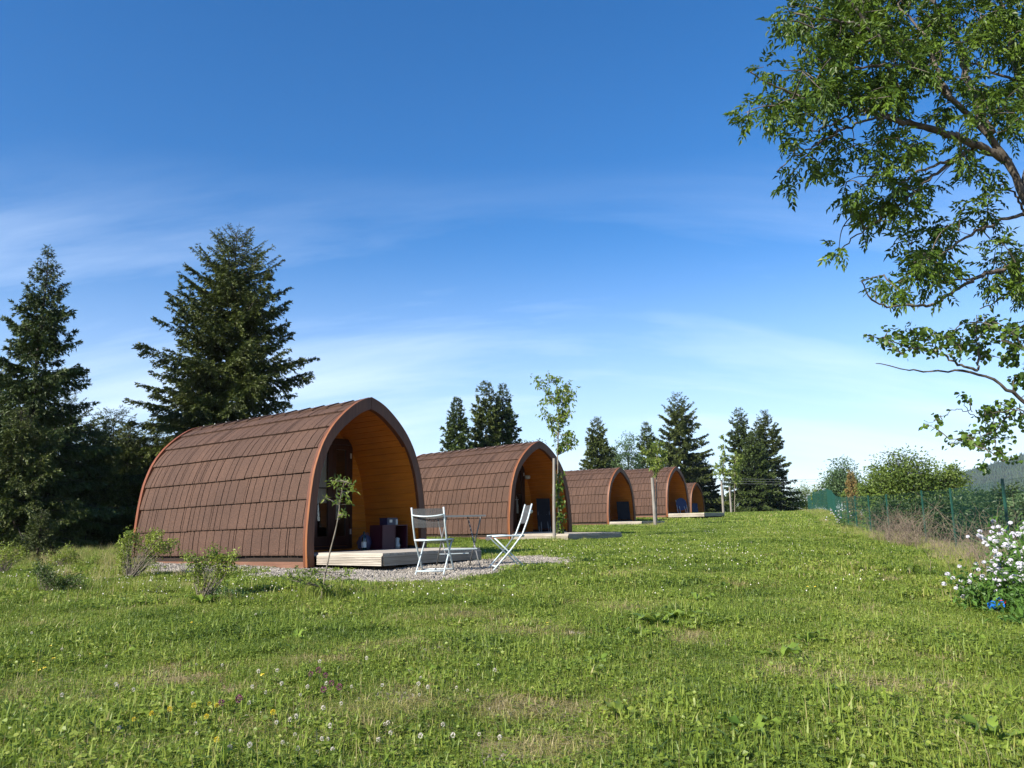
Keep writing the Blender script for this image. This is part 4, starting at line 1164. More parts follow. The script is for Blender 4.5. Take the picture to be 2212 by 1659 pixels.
def sapling(px, d, top_py, cl, label, seed, lsz=.09, n=1, tr=.03, mt=M_sap, per=9, sc=.12, base_leaf=False):
    """young tree: stem plus leaf clumps at given picture points (px, py, radius px, count)"""
    rg = np.random.default_rng(seed)
    x, y = at_xy(px, d); z = g(x, y); o = np.array([x, y, z])
    root = empty('young_tree', (x, y, z), 0, label, 'tree', 'young trees')
    m = MB(); top = at(px, top_py, d) - o; H = top[2]
    tt = np.linspace(0, 1, 10)[:, None]
    st = np.array([0, 0, -.1]) + (top - [0, 0, -.1]) * tt + rg.normal(0, .012 * H, (10, 3)) * tt
    m.tube(st, np.linspace(tr, tr * .2, 10), 7)
    P = []; D = []; T = []
    for (cx, cy, rad, cnt) in cl:
        tn = rg.random()
        for _ in range(cnt):
            a = rg.uniform(0, 6.28); q = rad * math.sqrt(rg.random())
            e = at(cx + q * math.cos(a), cy + q * math.sin(a), d + rg.normal(0, rad * d / F * .6)) - o
            dist = np.linalg.norm(st - e, axis=1) + np.where(st[:, 2] > e[2], 3, 0) * 1.0
            s_ = st[int(np.argmin(dist))]
            m.tube([s_, (s_ + e) / 2 + np.array([0, 0, -.03]), e], [.007, .005, .002], 3, cap=False)
            for _k in range(per):
                u = rg.uniform(.55, 1.05)
                P.append(s_ + (e - s_) * u + rg.normal(0, sc * .3, 3)); D.append(nrm(rg.normal(0, 1, 3) + np.array([0, 0, -.7]))); T.append(np.clip(tn * .4 + rg.random() * .6, 0, 1))
    m.build('trunk', M_youngbark, root)
    P = np.array(P); D = np.array(D); T = np.array(T)
    mb = MB(); leaf_quads(mb, P, D, lsz * rg.uniform(.7, 1.2, len(P)), lsz * .45, rg, T, .3); mb.build('crown', mt, root)
c1 = [(1150,812,3,1),(1160,822,6,2),(1165,835,8,3),(1184,812,7,3),(1180,835,9,4),(1205,820,8,4),(1208,840,10,7),(1228,826,8,5),(1238,842,10,7),(1235,865,12,8),(1212,868,14,12),(1190,860,10,4),(1172,868,8,4),
      (1168,888,8,4),(1185,900,8,4),(1205,895,10,6),(1228,890,10,6),(1190,918,8,5),(1208,915,9,5),(1222,905,10,5),(1238,942,12,9),(1222,945,12,10),(1212,962,10,6),(1245,955,8,5),(1195,938,6,3),
      (1206,1020,8,6),(1210,1050,9,8),(1208,1080,9,9),(1214,1110,8,8),(1204,1140,8,7),(1212,1150,6,5),(1200,1060,6,4)]
sapling(1205, 20.15, 830, c1, 'tall thin young tree with pale leaves tied to the tallest stake', 90, lsz=.105, per=9, sc=.12, mt=M_sap2)
sapling(1418, 33.2, 960, [(1400,985,14,14),(1420,975,18,26),(1432,990,12,14),(1412,1000,14,20),(1422,960,12,12),(1416,1016,6,7),(1440,972,8,8),(1392,972,8,7)], 'round-headed young tree beside the stake in front of the fourth pod', 91, lsz=.13, per=9)
sapling(1564, 47.8, 950, [(1560,942,4,4),(1560,965,7,7),(1562,985,9,10),(1556,1005,10,10),(1548,1020,10,8),(1566,1018,10,9),(1545,1008,6,5)], 'narrow pale green young tree behind the left far stake', 92, lsz=.17, per=8)
sapling(1588, 60.5, 985, [(1588,985,12,10),(1592,1005,12,14),(1584,1022,12,14),(1594,1035,8,8),(1598,990,8,8)], 'yellow-green young tree beside the last dark spruces', 93, lsz=.2, per=9)

# near slender sapling in the foreground with a bushy foot
def near_sapling():
    rg = np.random.default_rng(95)
    d = 8.75; x, y = at_xy(695, d); z = g(x, y); o = np.array([x, y, z])
    root = empty('young_tree', (x, y, z), 0, 'slender whip with a leafy top and a leafy foot, standing before the nearest pod doorway', 'tree', 'young trees')
    m = MB()
    st = np.array([[0, 0, -.05], *[at(px, py, d) - o for px, py in ((697, 1270), (704, 1235), (712, 1195), (724, 1150), (732, 1112), (733, 1090), (738, 1062), (744, 1040))]])
    m.tube(smoothline(st, 3), np.linspace(.012, .003, len(st) * 3), 6)
    P = []; D = []; T = []
    cl = [(742,1040,10,3),(764,1040,11,3),(722,1048,10,3),(735,1066,14,4),(754,1066,12,3),(768,1056,8,2),(712,1040,5,2),(700,1074,5,2),(728,1088,9,2),(756,1084,8,2),(736,1110,8,3),(747,1116,6,2)]
    low = [(625,1246,14,9),(650,1252,14,9),(640,1236,9,4),(668,1248,14,6),(690,1260,12,6),(720,1256,12,4),(745,1248,12,4),(765,1236,8,3),(680,1236,8,3),(700,1270,12,6)]
    for cl_, st0 in ((cl, st[4:]), (low, st[:3])):
        for (cx, cy, rad, cnt) in cl_:
            for _ in range(cnt):
                a = rg.uniform(0, 6.28); q = rad * math.sqrt(rg.random())
                e = at(cx + q * math.cos(a), cy + q * math.sin(a), d + rg.normal(0, .09)) - o
                s_ = st0[int(np.argmin(np.linalg.norm(st0 - e, axis=1)))]
                m.tube([s_, (s_ + e) / 2, e], [.0035, .0025, .0015], 3, cap=False)
                for _k in range(5):
                    P.append(s_ + (e - s_) * rg.uniform(.7, 1.05) + rg.normal(0, .012, 3)); D.append(nrm(rg.normal(0, 1, 3) + np.array([0, 0, .3]))); T.append(rg.random())
    m.build('trunk', M_youngbark, root, True)
    P = np.array(P); D = np.array(D); T = np.array(T)
    mb = MB(); leaf_quads(mb, P, D, .060 * rg.uniform(.7, 1.2, len(P)), .022, rg, T, .2); mb.build('crown', M_sap, root)
near_sapling()
# shrubs of the foreground
def shrub(px, py, d, clumps, label, seed, mt=M_gold, lsz=.034, per=21, stems=M_youngbark, name='shrub', sr=.0038, jit=.032):
    rg = np.random.default_rng(seed)
    x, y = at_xy(px, d); z = g(x, y); o = np.array([x, y, z])
    root = empty(name, (x, y, z), 0, label, 'shrub', 'shrubs planted in the lawn')
    m = MB(); P = []; D = []; T = []
    for (cx, cy, rad, cnt) in clumps:
        tn = rg.random()
        for _ in range(cnt):
            a = rg.uniform(0, 6.28); q = rad * math.sqrt(rg.random())
            e = at(cx + q * math.cos(a), cy + q * math.sin(a), d + rg.normal(0, rad * d / F * .7)) - o
            e[2] = max(e[2], .03)
            b0 = np.array([rg.normal(0, .03), rg.normal(0, .03), -.02])
            mid = b0 + (e - b0) * .55 + rg.normal(0, .04, 3) + np.array([0, 0, .03])
            Q = smoothline([b0, mid, e], 3)
            m.tube(Q, np.linspace(sr, sr * .3, len(Q)), 4, cap=False)
            for _k in range(per):
                u = 1 - abs(rg.normal(0, .16)); p = b0 + (e - b0) * u
                P.append(e * u + b0 * (1 - u) + (mid - (b0 + e) / 2) * 4 * u * (1 - u) + rg.normal(0, jit, 3)); D.append(nrm(rg.normal(0, 1, 3) + np.array([0, 0, .4]))); T.append(np.clip(tn * .4 + rg.random() * .6, 0, 1))
    m.build('stems', stems, root)
    P = np.array(P); D = np.array(D); T = np.array(T)
    mb = MB(); leaf_quads(mb, P, D, lsz * rg.uniform(.6, 1.3, len(P)), lsz * .6, rg, T, .2); mb.build('foliage', mt, root)
shrub(290, 1254, 10.9, [(268,1165,16,14),(290,1158,16,14),(258,1185,12,8),(330,1160,14,12),(352,1178,16,14),(375,1172,12,10),(320,1185,12,8),(345,1152,8,6),(270,1200,12,6),(262,1215,9,4)], 'golden-green shrub with pale stems leaning over the rear corner of the nearest pod', 101)
shrub(452, 1318, 8.9, [(410,1200,14,8),(430,1215,16,9),(460,1192,10,7),(468,1208,14,9),(495,1205,14,9),(508,1200,8,5),(425,1240,14,9),(440,1262,12,8),(480,1235,14,6),(440,1292,14,7),(500,1225,9,4)], 'upright golden-green shrub in front of the nearest pod wall', 102)
shrub(118, 1284, 9.6, [(85,1225,12,11),(98,1240,13,13),(110,1255,14,14),(125,1262,13,12),(150,1262,15,13),(172,1258,13,9),(130,1278,12,9),(160,1275,10,6)], 'dark sprawling juniper leaning left in the lawn at far left', 103, leafmat('juniper_needles', (.025, .055, .012), (.10, .15, .03), trans=.15, noise=5), lsz=.024, per=34)
shrub(345, 1300, 9.3, [(320,1282,12,7),(345,1272,13,9),(368,1285,12,7),(330,1296,10,5),(384,1296,12,4)], 'low brownish-green sprawling shrub between the two golden shrubs', 104, M_gold, lsz=.024)
shrub(12, 1230, 12.2, [(0,1205,20,14),(30,1200,18,12),(48,1190,13,9),(15,1190,14,9),(-30,1200,20,12)], 'bush cut by the left edge under the dark trees', 105, M_gold)
shrub(135, 1240, 13.2, [(112,1212,10,8),(135,1200,12,10),(150,1190,10,8),(162,1208,11,9),(140,1215,13,10)], 'light green bush before the dark trees, behind the juniper', 106, M_gold)
shrub(215, 1240, 13.6, [(210,1205,10,7),(225,1215,10,6),(205,1220,9,6)], 'small dark bush before the shaded trees', 107, M_weed)
shrub(500, 1300, 8.6, [(480,1290,12,7),(505,1296,14,8),(525,1300,10,6),(460,1302,10,5)], 'low dark leafy plant at the right foot of the upright golden shrub', 108, leafmat('dark_low_leaves', (.02, .05, .012), (.06, .12, .025), trans=.15, noise=5), lsz=.03)

# ------------------------------------------------------------------ flowering plants, right edge
def rocket_plant(x, y, h, seed, label, nst=9, spreadr=.22):
    rg = np.random.default_rng(seed); z = g(x, y)
    root = empty('flowering_plant', (x, y, z), rg.uniform(0, 6), label, 'flower', 'white flowering plants at the right edge')
    m = MB(); LP = []; LD = []; fl = []
    for s_ in range(nst):
        e = np.array([rg.normal(0, spreadr), rg.normal(0, spreadr), h * rg.uniform(.5, 1.05)])
        b0 = np.array([rg.normal(0, .05), rg.normal(0, .05), -.02]); mid = (b0 + e) / 2 + np.array([-e[0] * .15, -e[1] * .15, .05])
        Q = smoothline([b0, mid, e], 3); m.tube(Q, np.linspace(.005, .002, len(Q)), 4, cap=False)
        for _ in range(24):
            i = rg.integers(1, len(Q)); LP.append(Q[i] + rg.normal(0, .035, 3)); LD.append(nrm(rg.normal(0, 1, 3) + np.array([0, 0, .1])))
        fl.append(e)
        for _q in range(rg.integers(1, 5)):
            e2 = e + np.array([rg.normal(0, .07), rg.normal(0, .07), -rg.uniform(.03, .16)]); m.tube([Q[-3], e2], [.003, .002], 4, cap=False); fl.append(e2)
    m.build('stems', M_weed_stem, root)
    LP = np.array(LP); LD = np.array(LD)
    extra = 220; EP = np.stack([rg.normal(0, spreadr, extra), rg.normal(0, spreadr, extra), rg.uniform(.02, h * .55, extra)], -1)
    LP = np.concatenate([LP, EP]); LD = np.concatenate([LD, nrm(rg.normal(0, 1, (extra, 3)) + np.array([0, 0, .2]))])
    mb = MB(); leaf_quads(mb, LP, LD, .075 * rg.uniform(.6, 1.3, len(LP)), .03, rg, rg.random(len(LP)), .25); mb.build('leaves', M_flowerleaf, root)
    # domed heads of small four-petalled flowers
    for e in fl:
        k = 26; v = nrm(rg.normal(0, 1, (k, 3)) + np.array([0, 0, .4])); rad = rg.uniform(.013, .024)
        c = e + v * rad * np.array([1, 1, .75])
        V = []; Fq = []
        mb = MB()
        t1 = nrm(np.cross(v, rg.normal(0, 1, (k, 3)))); t2 = np.cross(v, t1); s_ = .009
        for (a, b) in ((1, 0), (0, 1), (-1, 0), (0, -1)):
            d1 = t1 * a + t2 * b; d2 = t1 * -b + t2 * a
            Q = np.stack([c, c + (d1 + d2 * .5) * s_ * .8 , c + d1 * s_ * 1.3 + v * .003, c + (d1 - d2 * .5) * s_ * .8], 1).reshape(-1, 3)
            mb.add(Q, np.arange(k)[:, None] * 4 + np.array([0, 1, 2, 3]))
        mb.build('flower_head', M_petalw, root)
M_weed_stem = mat('green_stems', (.10, .16, .05), .7)
RP = [(2088,1235,8.3,.50,3),(2125,1250,8.4,.62,6),(2165,1262,8.3,.74,8),(2200,1270,8.1,.82,9),(2240,1280,7.8,.88,10),(2185,1290,8.3,.45,4),(2235,1320,7.4,.62,7),(2220,1310,6.9,.80,12),(2240,1280,7.5,.95,12),(2180,1235,8.6,.95,8),(2195,1240,8.4,1.0,9)]
RLab = ['small flowering plant with few white heads at the left end of the patch', 'white-flowered plant second from the left in the patch', 'white-flowered plant left of the patch middle', 'full white-flowered plant in the middle of the patch', 'full white-flowered plant right of the patch middle',
        'short leafy white-flowered plant in front of the patch', 'low white-flowered plant at the front right above the toys', 'white-flowered plant cut by the right edge, front row', 'tall white-flowered plant outside the right edge', 'tall white-flowered plant at the back of the patch beside the fence post', 'tallest white-flowered plant at the back right of the patch']
for j, (px, py, d, h, ns) in enumerate(RP):
    x, y = at_xy(px, d); rocket_plant(x, y, h, 200 + j, RLab[j], ns, (.10 if h < .6 else .16))
x, y = at_xy(1822, 30); rocket_plant(x, y, .75, 230, 'small far white flowers growing against the fence', 9, .35)

# toys
def toys():
    p = pground(2152, 1330)
    e = empty('toy_bucket', (p[0], p[1], p[2] + .105), 0, 'small blue plastic toy bucket tipped over in the grass under the white flowers', 'toy')
    e.rotation_euler = (R(65), R(15), R(30)); e.scale = (1.25, 1.25, 1.25)
    m = MB(); m.lathe([(0, -.045), (.030, -.045), (.031, -.043), (.042, .045), (.047, .045), (.047, .051), (.040, .051), (.029, -.038), (0, -.038)], 18); m.build('pail', M_toyblue, e, True)
    m = MB(); t = np.linspace(0, math.pi, 9); m.tube(np.stack([.044 * np.cos(t), 0 * t, .048 + .035 * np.sin(t)], -1), .003, 5); m.build('handle', M_toyred, e)
    p = pground(2126, 1322)
    e = empty('toy_mould', (p[0], p[1], p[2] + .095), R(20), 'red plastic sand mould left of the blue toy bucket', 'toy'); e.rotation_euler = (R(60), 0, R(20))
    m = MB(); m.lathe([(0, .022), (.018, .02), (.026, .008), (.034, 0), (.038, 0), (.038, -.004), (.030, -.006), (0, -.006)], 10); m.build('mould_body', M_toyred, e)
    m = MB(); m.box((.03, -.008, -.004), (.075, .008, .002)); m.build('tab', M_toyred, e)
toys()

# ------------------------------------------------------------------ fence
def fence():
    # (px, d) of posts and top height in the picture
    pts = [(2290, 9.0, 1000), (2165, 12, 1038), (2052, 18, 1057), (1990, 20.5, 1062), (1914, 23, 1070), (1875, 26, 1072), (1846, 29, 1072), (1829, 32, 1074), (1814, 35.5, 1074), (1803, 39, 1070), (1796, 43, 1060), (1786, 47, 1056), (1771, 51, 1060), (1757, 55, 1063), (1745, 60, 1078)]
    root = empty('wire_fence', (at(2052, 1100, 18)[0], 18, g(at(2052, 1100, 18)[0], 18)), 0, 'green welded wire mesh fence running down the right side of the lawn', 'fence')
    o = np.array(root.location)
    B = []; T = []
    for (px, d, ty) in pts:
        t = at(px, ty, d); zg = g(t[0], t[1]); h = max(1.15, min(t[2] - zg, 1.5)); B.append(np.array([t[0], t[1], zg])); T.append(np.array([t[0], t[1], zg + h]))
    for b, t in zip(B, T):
        m = MB(); m.tube([b - o + [0, 0, -.1], t - o + [0, 0, .03]], [.024, .024], 6); m.build('post', M_fence, root)
    m = MB()
    lv = np.concatenate([np.arange(.03, 1.0001, .085), [1.0]])
    for i in range(len(B) - 1):
        b0, b1, t0, t1 = B[i], B[i + 1], T[i], T[i + 1]
        L = np.linalg.norm(b1 - b0); r = .0018 if b0[1] < 25 else .0026
        for f in lv: m.tube([b0 + (t0 - b0) * f - o, (b0 + b1 + (t0 - b0) * f + (t1 - b1) * f) / 2 - o - [0, 0, .012], b1 + (t1 - b1) * f - o], r, 3, cap=False)
        n = int(L / (.052 if b0[1] > 42 else .09))
        for k in range(n):
            u = (k + .5) / n; p = b0 + (b1 - b0) * u - o; q = t0 + (t1 - t0) * u - o
            m.tube([p + [0, 0, .03], q], r * .9, 3, cap=False)
    m.build('wire_mesh', M_fence, root)
    return B, T
FB, FT = fence()
# dead brambles tangled along the fence
def brambles(px, d, w, h, n, seed, label, mt=M_dead, depth=.35, r=.004):
    rg = np.random.default_rng(seed); x, y = at_xy(px, d); z = g(x, y)
    e = empty('dead_bramble', (x, y, z), 0, label, 'bramble', 'dead growth tangled in the fence')
    m = MB()
    for _ in range(n):
        b = np.array([rg.normal(0, w * .5), rg.normal(0, depth), 0]); dirn = np.array([rg.normal(0, .35), rg.normal(0, .3), 1.0])
        L = h * rg.uniform(.4, 1.05); t = np.linspace(0, 1, 6)[:, None]
        P = b + dirn * L * t + np.array([rg.normal(0, .3), rg.normal(0, .2), -rg.random() * .25]) * t ** 2 * L + rg.normal(0, .03, (6, 3))
        m.tube(P, np.linspace(r, r * .35, 6), 3, cap=False)
        for _k in range(5):
            i = rg.integers(1, 5); v = nrm(rg.normal(0, 1, 3)) * rg.uniform(.08, .35); m.tube([P[i], P[i] + v * .5 + rg.normal(0, .02, 3), P[i] + v], [r * .5, r * .4, r * .2], 3, cap=False)
    m.build('twigs', mt, e)
brambles(1958, 19.8, .42, 1.15, 130, 301, 'thick pale dead bramble thicket in the middle of the fence')
brambles(1915, 21.8, .5, 1.0, 80, 302, 'thinner dead bramble left of the thick thicket')
brambles(2100, 14.5, .6, 1.1, 40, 303, 'loose dead twigs beside the dark shrub behind the fence')
brambles(2170, 11.6, .6, 1.35, 80, 304, 'bare grey twigs wound round the nearest fence post')
brambles(2030, 16.8, .4, .8, 34, 305, 'dry brown stems at the foot of the middle fence post')

# overhead cables
def cables():
    for k, (yl, yr, lab) in enumerate([(1031, 1006, 'uppermost thin overhead cable above the far trees'), (1036, 1012, 'middle thin overhead cable above the far trees'), (1041, 1018, 'lowest thin overhead cable above the far trees')]):
        a = at(1540, yl + 2, 66); b = at(2420, yr - 6, 60)
        t = np.linspace(0, 1, 24)[:, None]; P = a + (b - a) * t; P[:, 2] -= (.5 * 4 * t * (1 - t))[:, 0]
        m = MB(); m.tube(P - P[0], .010, 4); o = m.build('power_cable', M_cable); o.location = P[0]; tag(o, lab, 'cable', 'overhead cables')
cables()

# ------------------------------------------------------------------ gravel and scatter
gp = [pground(*q)[:2] for q in [(290,1240),(400,1239),(480,1242),(560,1252),(650,1258),(770,1262),(870,1261),(960,1256),(1030,1248),(1090,1236),(1160,1226),(1250,1215)]]
c0, a0, l0, z_, _ = pod_frame(0)
gp += [pground(1180, 1203)[:2], pground(1080, 1203)[:2]]
gp += [c0 + a0 * 1.3 + l0 * -1.3, c0 + a0 * .9 + l0 * -.4, c0 + a0 * -.9 + l0 * .2, c0 + a0 * -1.0 + l0 * 4.9]
GP = np.array(gp)
def inpoly(x, y, P):
    x = np.asarray(x); y = np.asarray(y); c = np.zeros(x.shape, bool); n = len(P); j = n - 1
    for i in range(n):
        xi, yi = P[i]; xj, yj = P[j]
        cond = ((yi > y) != (yj > y)) & (x < (xj - xi) * (y - yi) / (yj - yi + 1e-12) + xi)
        c ^= cond; j = i
    return c
def wav(x, y, s=1.0): return .5 + .25 * np.sin(x * 2.3 * s + 1.3 * np.sin(y * 1.7 * s)) + .25 * np.sin(y * 2.9 * s + 1.1 * np.sin(x * 2.1 * s + 2))
def podmask(x, y, marg=.0):
    bad = np.zeros(np.shape(x), bool)
    dl = [1.42, 1.95, 1.67, 2.05, 0]
    for i in range(5):
        c, a, l, _, _ = pod_frame(i)
        X = (x - c[0]) * a[0] + (y - c[1]) * a[1]; Y = (x - c[0]) * l[0] + (y - c[1]) * l[1]
        bad |= (np.abs(X) < 1.1 - marg) & (Y > -dl[i] + marg) & (Y < PL - marg)
    return bad
def make_gravel():
    xs = np.arange(GP[:, 0].min() - .3, GP[:, 0].max() + .3, .08); ys = np.arange(GP[:, 1].min() - .3, GP[:, 1].max() + .3, .08)
    X, Y = np.meshgrid(xs, ys)
    ok = inpoly(X + .10 * np.sin(Y * 9) + .06 * np.sin(X * 17), Y + .06 * np.sin(X * 7) + .04 * np.sin(X * 19), GP)
    idx = np.arange(X.size).reshape(X.shape)
    k = ok[:-1, :-1] & ok[1:, 1:]
    q = np.stack([idx[:-1, :-1][k], idx[:-1, 1:][k], idx[1:, 1:][k], idx[1:, :-1][k]], -1)
    V = np.stack([X, Y, G(X, Y) + .012], -1).reshape(-1, 3)
    m = MB(); m.add(V, q); o = m.build('gravel_path', M_gravel); kind(o, 'structure')
make_gravel()

def gn_scatter(name, P, rz, sc, idx, protos, label, cat=None, tilt=None):
    """instances prototype meshes on a cloud of points (stuff nobody could count)"""
    me = bpy.data.meshes.new(name); me.vertices.add(len(P)); me.vertices.foreach_set('co', P.astype('f').ravel())
    rot = np.zeros((len(P), 3)); rot[:, 2] = rz
    if tilt is not None: rot[:, :2] = tilt
    a = me.attributes.new('rot', 'FLOAT_VECTOR', 'POINT'); a.data.foreach_set('vector', rot.astype('f').ravel())
    a = me.attributes.new('scl', 'FLOAT', 'POINT'); a.data.foreach_set('value', sc.astype('f'))
    a = me.attributes.new('pick', 'INT', 'POINT'); a.data.foreach_set('value', idx.astype('i'))
    me.update()
    o = bpy.data.objects.new(name, me); COL.objects.link(o); kind(o, 'stuff', label, cat)
    c = bpy.data.collections.new(name + '_kinds')
    for p in protos: c.objects.link(p)
    nt = bpy.data.node_groups.new(name + '_nodes', 'GeometryNodeTree')
    nt.interface.new_socket('Geometry', in_out='INPUT', socket_type='NodeSocketGeometry'); nt.interface.new_socket('Geometry', in_out='OUTPUT', socket_type='NodeSocketGeometry')
    N = nt.nodes; i = N.new('NodeGroupInput'); out = N.new('NodeGroupOutput'); ip = N.new('GeometryNodeInstanceOnPoints')
    ci = N.new('GeometryNodeCollectionInfo'); ci.inputs['Collection'].default_value = c; ci.inputs['Separate Children'].default_value = True; ci.inputs['Reset Children'].default_value = True
    def na(nm, t):
        n = N.new('GeometryNodeInputNamedAttribute'); n.data_type = t; n.inputs['Name'].default_value = nm; return n.outputs['Attribute']
    l = nt.links.new
    l(i.outputs[0], ip.inputs['Points']); l(ci.outputs[0], ip.inputs['Instance']); ip.inputs['Pick Instance'].default_value = True
    l(na('pick', 'INT'), ip.inputs['Instance Index']); l(na('scl', 'FLOAT'), ip.inputs['Scale'])
    e2r = N.new('FunctionNodeEulerToRotation'); l(na('rot', 'FLOAT_VECTOR'), e2r.inputs[0]); l(e2r.outputs[0], ip.inputs['Rotation'])
    l(ip.outputs[0], out.inputs[0])
    md = o.modifiers.new('scatter', 'NODES'); md.node_group = nt
    return o

def blades(mb, n, size, hmin, hmax, w, rg, tint_fn, lean=.5):
    """n bent grass blades over a size x size patch"""
    p = np.stack([rg.uniform(-size/2, size/2, n), rg.uniform(-size/2, size/2, n), np.zeros(n)], -1)
    az = rg.uniform(0, 6.283, n); h = rg.uniform(hmin, hmax, n) * rg.uniform(.6, 1, n); ln = np.abs(rg.normal(0, lean, n))
    d = np.stack([np.cos(az), np.sin(az), 0 * az], -1); sd_ = np.stack([-np.sin(az + rg.normal(0, .6, n)), np.cos(az), 0 * az], -1); sd_ = nrm(sd_)
    up = np.array([0, 0, 1.0])
    W_ = (w * rg.uniform(.6, 1.3, n))[:, None]
    m1 = p + up * (h * .5)[:, None] + d * (h * ln * .25)[:, None]
    tp = p + up * (h * (1 - .35 * np.minimum(ln, 1.2)))[:, None] + d * (h * ln * .95)[:, None]
    V = np.stack([p - sd_ * W_ * .5 - up * .01, p + sd_ * W_ * .5 - up * .01, m1 + sd_ * W_ * .42, m1 - sd_ * W_ * .42, tp], 1).reshape(-1, 3)
    b = np.arange(n)[:, None] * 5; t = tint_fn(n)
    mb.add(V, b + np.array([0, 1, 2, 3]), np.repeat(t, 5)); 
    # tip triangles reuse the same vertices
    mb.f.append(b + np.array([3, 2, 4]) + (mb.n - n * 5))
def gt(rg): return lambda n: np.clip(np.where(rg.random(n) < .955, rg.normal(.42, .17, n), rg.uniform(.82, 1, n)), 0, 1)
def clover(mb, n, size, rg, z0=.015, z1=.05, s=.011):
    c = np.stack([rg.uniform(-size/2, size/2, n), rg.uniform(-size/2, size/2, n), rg.uniform(z0, z1, n)], -1)
    for k in range(3):
        a = rg.uniform(0, 6.28, n) * 0 + (np.arange(n) * 1.7) + k * 2.094
        d = nrm(np.stack([np.cos(a), np.sin(a), rg.uniform(-.1, .45, n)], -1))
        round_leaves(mb, c, d, s * rg.uniform(.7, 1.4, n), rg, np.clip(rg.normal(.42, .14, n), 0, .75))

def grass_protos(kind_, k=5):
    out = []
    for i in range(k):
        rg = np.random.default_rng(500 + i + 17 * len(kind_)); mb = MB()
        if kind_ == 'near':
            blades(mb, 330, .28, .025, .075, .0038, rg, gt(rg), .7)
            if i % 3 == 0: clover(mb, 26, .28, rg, s=.011)
            else: clover(mb, 8, .28, rg, s=.012)
        elif kind_ == 'broad':
            blades(mb, 90, .25, .04, .12, .008, rg, gt(rg), .9); clover(mb, 22, .25, rg, s=.017)
        elif kind_ == 'mid':
            blades(mb, 330, .62, .035, .10, .0095, rg, gt(rg), .6); clover(mb, 50, .62, rg, s=.022)
        elif kind_ == 'faraway':
            blades(mb, 380, 1.7, .05, .13, .030, rg, gt(rg), .6)
        elif kind_ == 'tall':
            blades(mb, 120, .35, .14, .38, .006, rg, lambda n: np.clip(rg.normal(.5, .2, n), 0, 1), .5)
        elif kind_ == 'dry':
            blades(mb, 60, .35, .2, .55, .0045, rg, lambda n: rg.uniform(.8, 1, n), .45)
        elif kind_ == 'thatch':
            blades(mb, 150, .3, .03, .10, .0045, rg, lambda n: rg.uniform(.78, 1, n), 2.6); blades(mb, 30, .3, .02, .05, .004, rg, gt(rg), .8)
        elif kind_ == 'stalk':
            blades(mb, 9, .25, .16, .30, .0028, rg, lambda n: rg.uniform(.8, .98, n), .55)
        out.append(mb.build('grass_tuft', M_grass, 'nolink'))
    return out
def wedge(n, r0, r1, half, rg):
    r = np.sqrt(rg.uniform(r0 ** 2, r1 ** 2, n)); a = rg.uniform(-half, half, n)
    return r * np.sin(a), r * np.cos(a)
BARE = [(1190,1378,.30),(1290,1372,.25),(1130,1372,.2),(880,1400,.28),(760,1408,.25),(700,1425,.2),(1240,1540,.22),(850,1535,.28),(560,1580,.15),(1090,1530,.2),(1330,1250,.35),(1600,1270,.4),(1490,1390,.25),(1700,1460,.2),(1480,1365,.2),(1000,1330,.2),(1900,1500,.25),(1770,1600,.2),(360,1490,.25),(1340,1320,.25),(40,1530,.3),(1180,1640,.2),(2060,1570,.2)]
BW = [(*pground(a, b)[:2], r) for a, b, r in BARE]
def place(kind_, n, r0, r1, half, seed, thin=True, smin=.8, smax=1.25):
    rg = np.random.default_rng(seed); x, y = wedge(n, r0, r1, half, rg)
    keep = ~podmask(x, y, .0)
    ing = inpoly(x + .10 * np.sin(y * 9), y + .06 * np.sin(x * 7), GP); keep &= ~(ing & (rg.random(n) > .025))
    if thin:
        th = np.ones(n)
        for bx, by, r in BW: th = np.minimum(th, smooth(.1, 1.0, np.hypot(x - bx, (y - by) * .7) / r * (.6 + .8 * rg.random(n))) + .12)
        pat = wav(x, y, 1.9) * wav(y, x, 4.3)
        th *= np.clip(.30 + 2.2 * pat, .15, 1)
        keep &= rg.random(n) < th
    x = x[keep]; y = y[keep]
    tall = .62 + .75 * (.6 * wav(x * .6, y * .6, 1.3) + .4 * wav(y + 4, x, 3.1)) ** 1.2
    return np.stack([x, y, G(x, y)], -1), rg.uniform(0, 6.28, len(x)), rg.uniform(smin, smax, len(x)) * tall, rg
protos = []; P = []; RZ = []; SC = []; IX = []
def addg(kind_, *a, k=5, **kw):
    pr = grass_protos(kind_, k); p, rz, sc, rg = place(kind_, *a, **kw)
    P.append(p); RZ.append(rz); SC.append(sc); IX.append(rg.integers(0, k, len(p)) + len(protos)); protos.extend(pr)
addg('near', 9500, 2.0, 10.5, R(46), 401)
addg('broad', 2600, 2.0, 9.0, R(46), 402, smin=.6, smax=1.3)
addg('mid', 11000, 9.5, 34, R(42), 403)
addg('faraway', 9000, 30, 85, R(40), 404)
addg('stalk', 60, 2.2, 10, R(44), 405, thin=False)
pr = grass_protos('thatch', 3); rg_ = np.random.default_rng(77)
bx_ = np.concatenate([rg_.normal(x, r * .55, int(26 * r / .25)) for x, y, r in BW]); by_ = np.concatenate([rg_.normal(y, r * .75, int(26 * r / .25)) for x, y, r in BW])
wx, wy = wedge(900, 2, 14, R(44), rg_); bx_ = np.concatenate([bx_, wx]); by_ = np.concatenate([by_, wy])
k_ = ~inpoly(bx_, by_, GP); bx_ = bx_[k_]; by_ = by_[k_]
P.append(np.stack([bx_, by_, G(bx_, by_)], -1)); RZ.append(rg_.uniform(0, 6, len(bx_))); SC.append(rg_.uniform(.6, 1.1, len(bx_))); IX.append(rg_.integers(0, 3, len(bx_)) + len(protos)); protos.extend(pr)
for i_, p_ in enumerate(protos): p_.name = 'grass_tuft_%03d' % i_
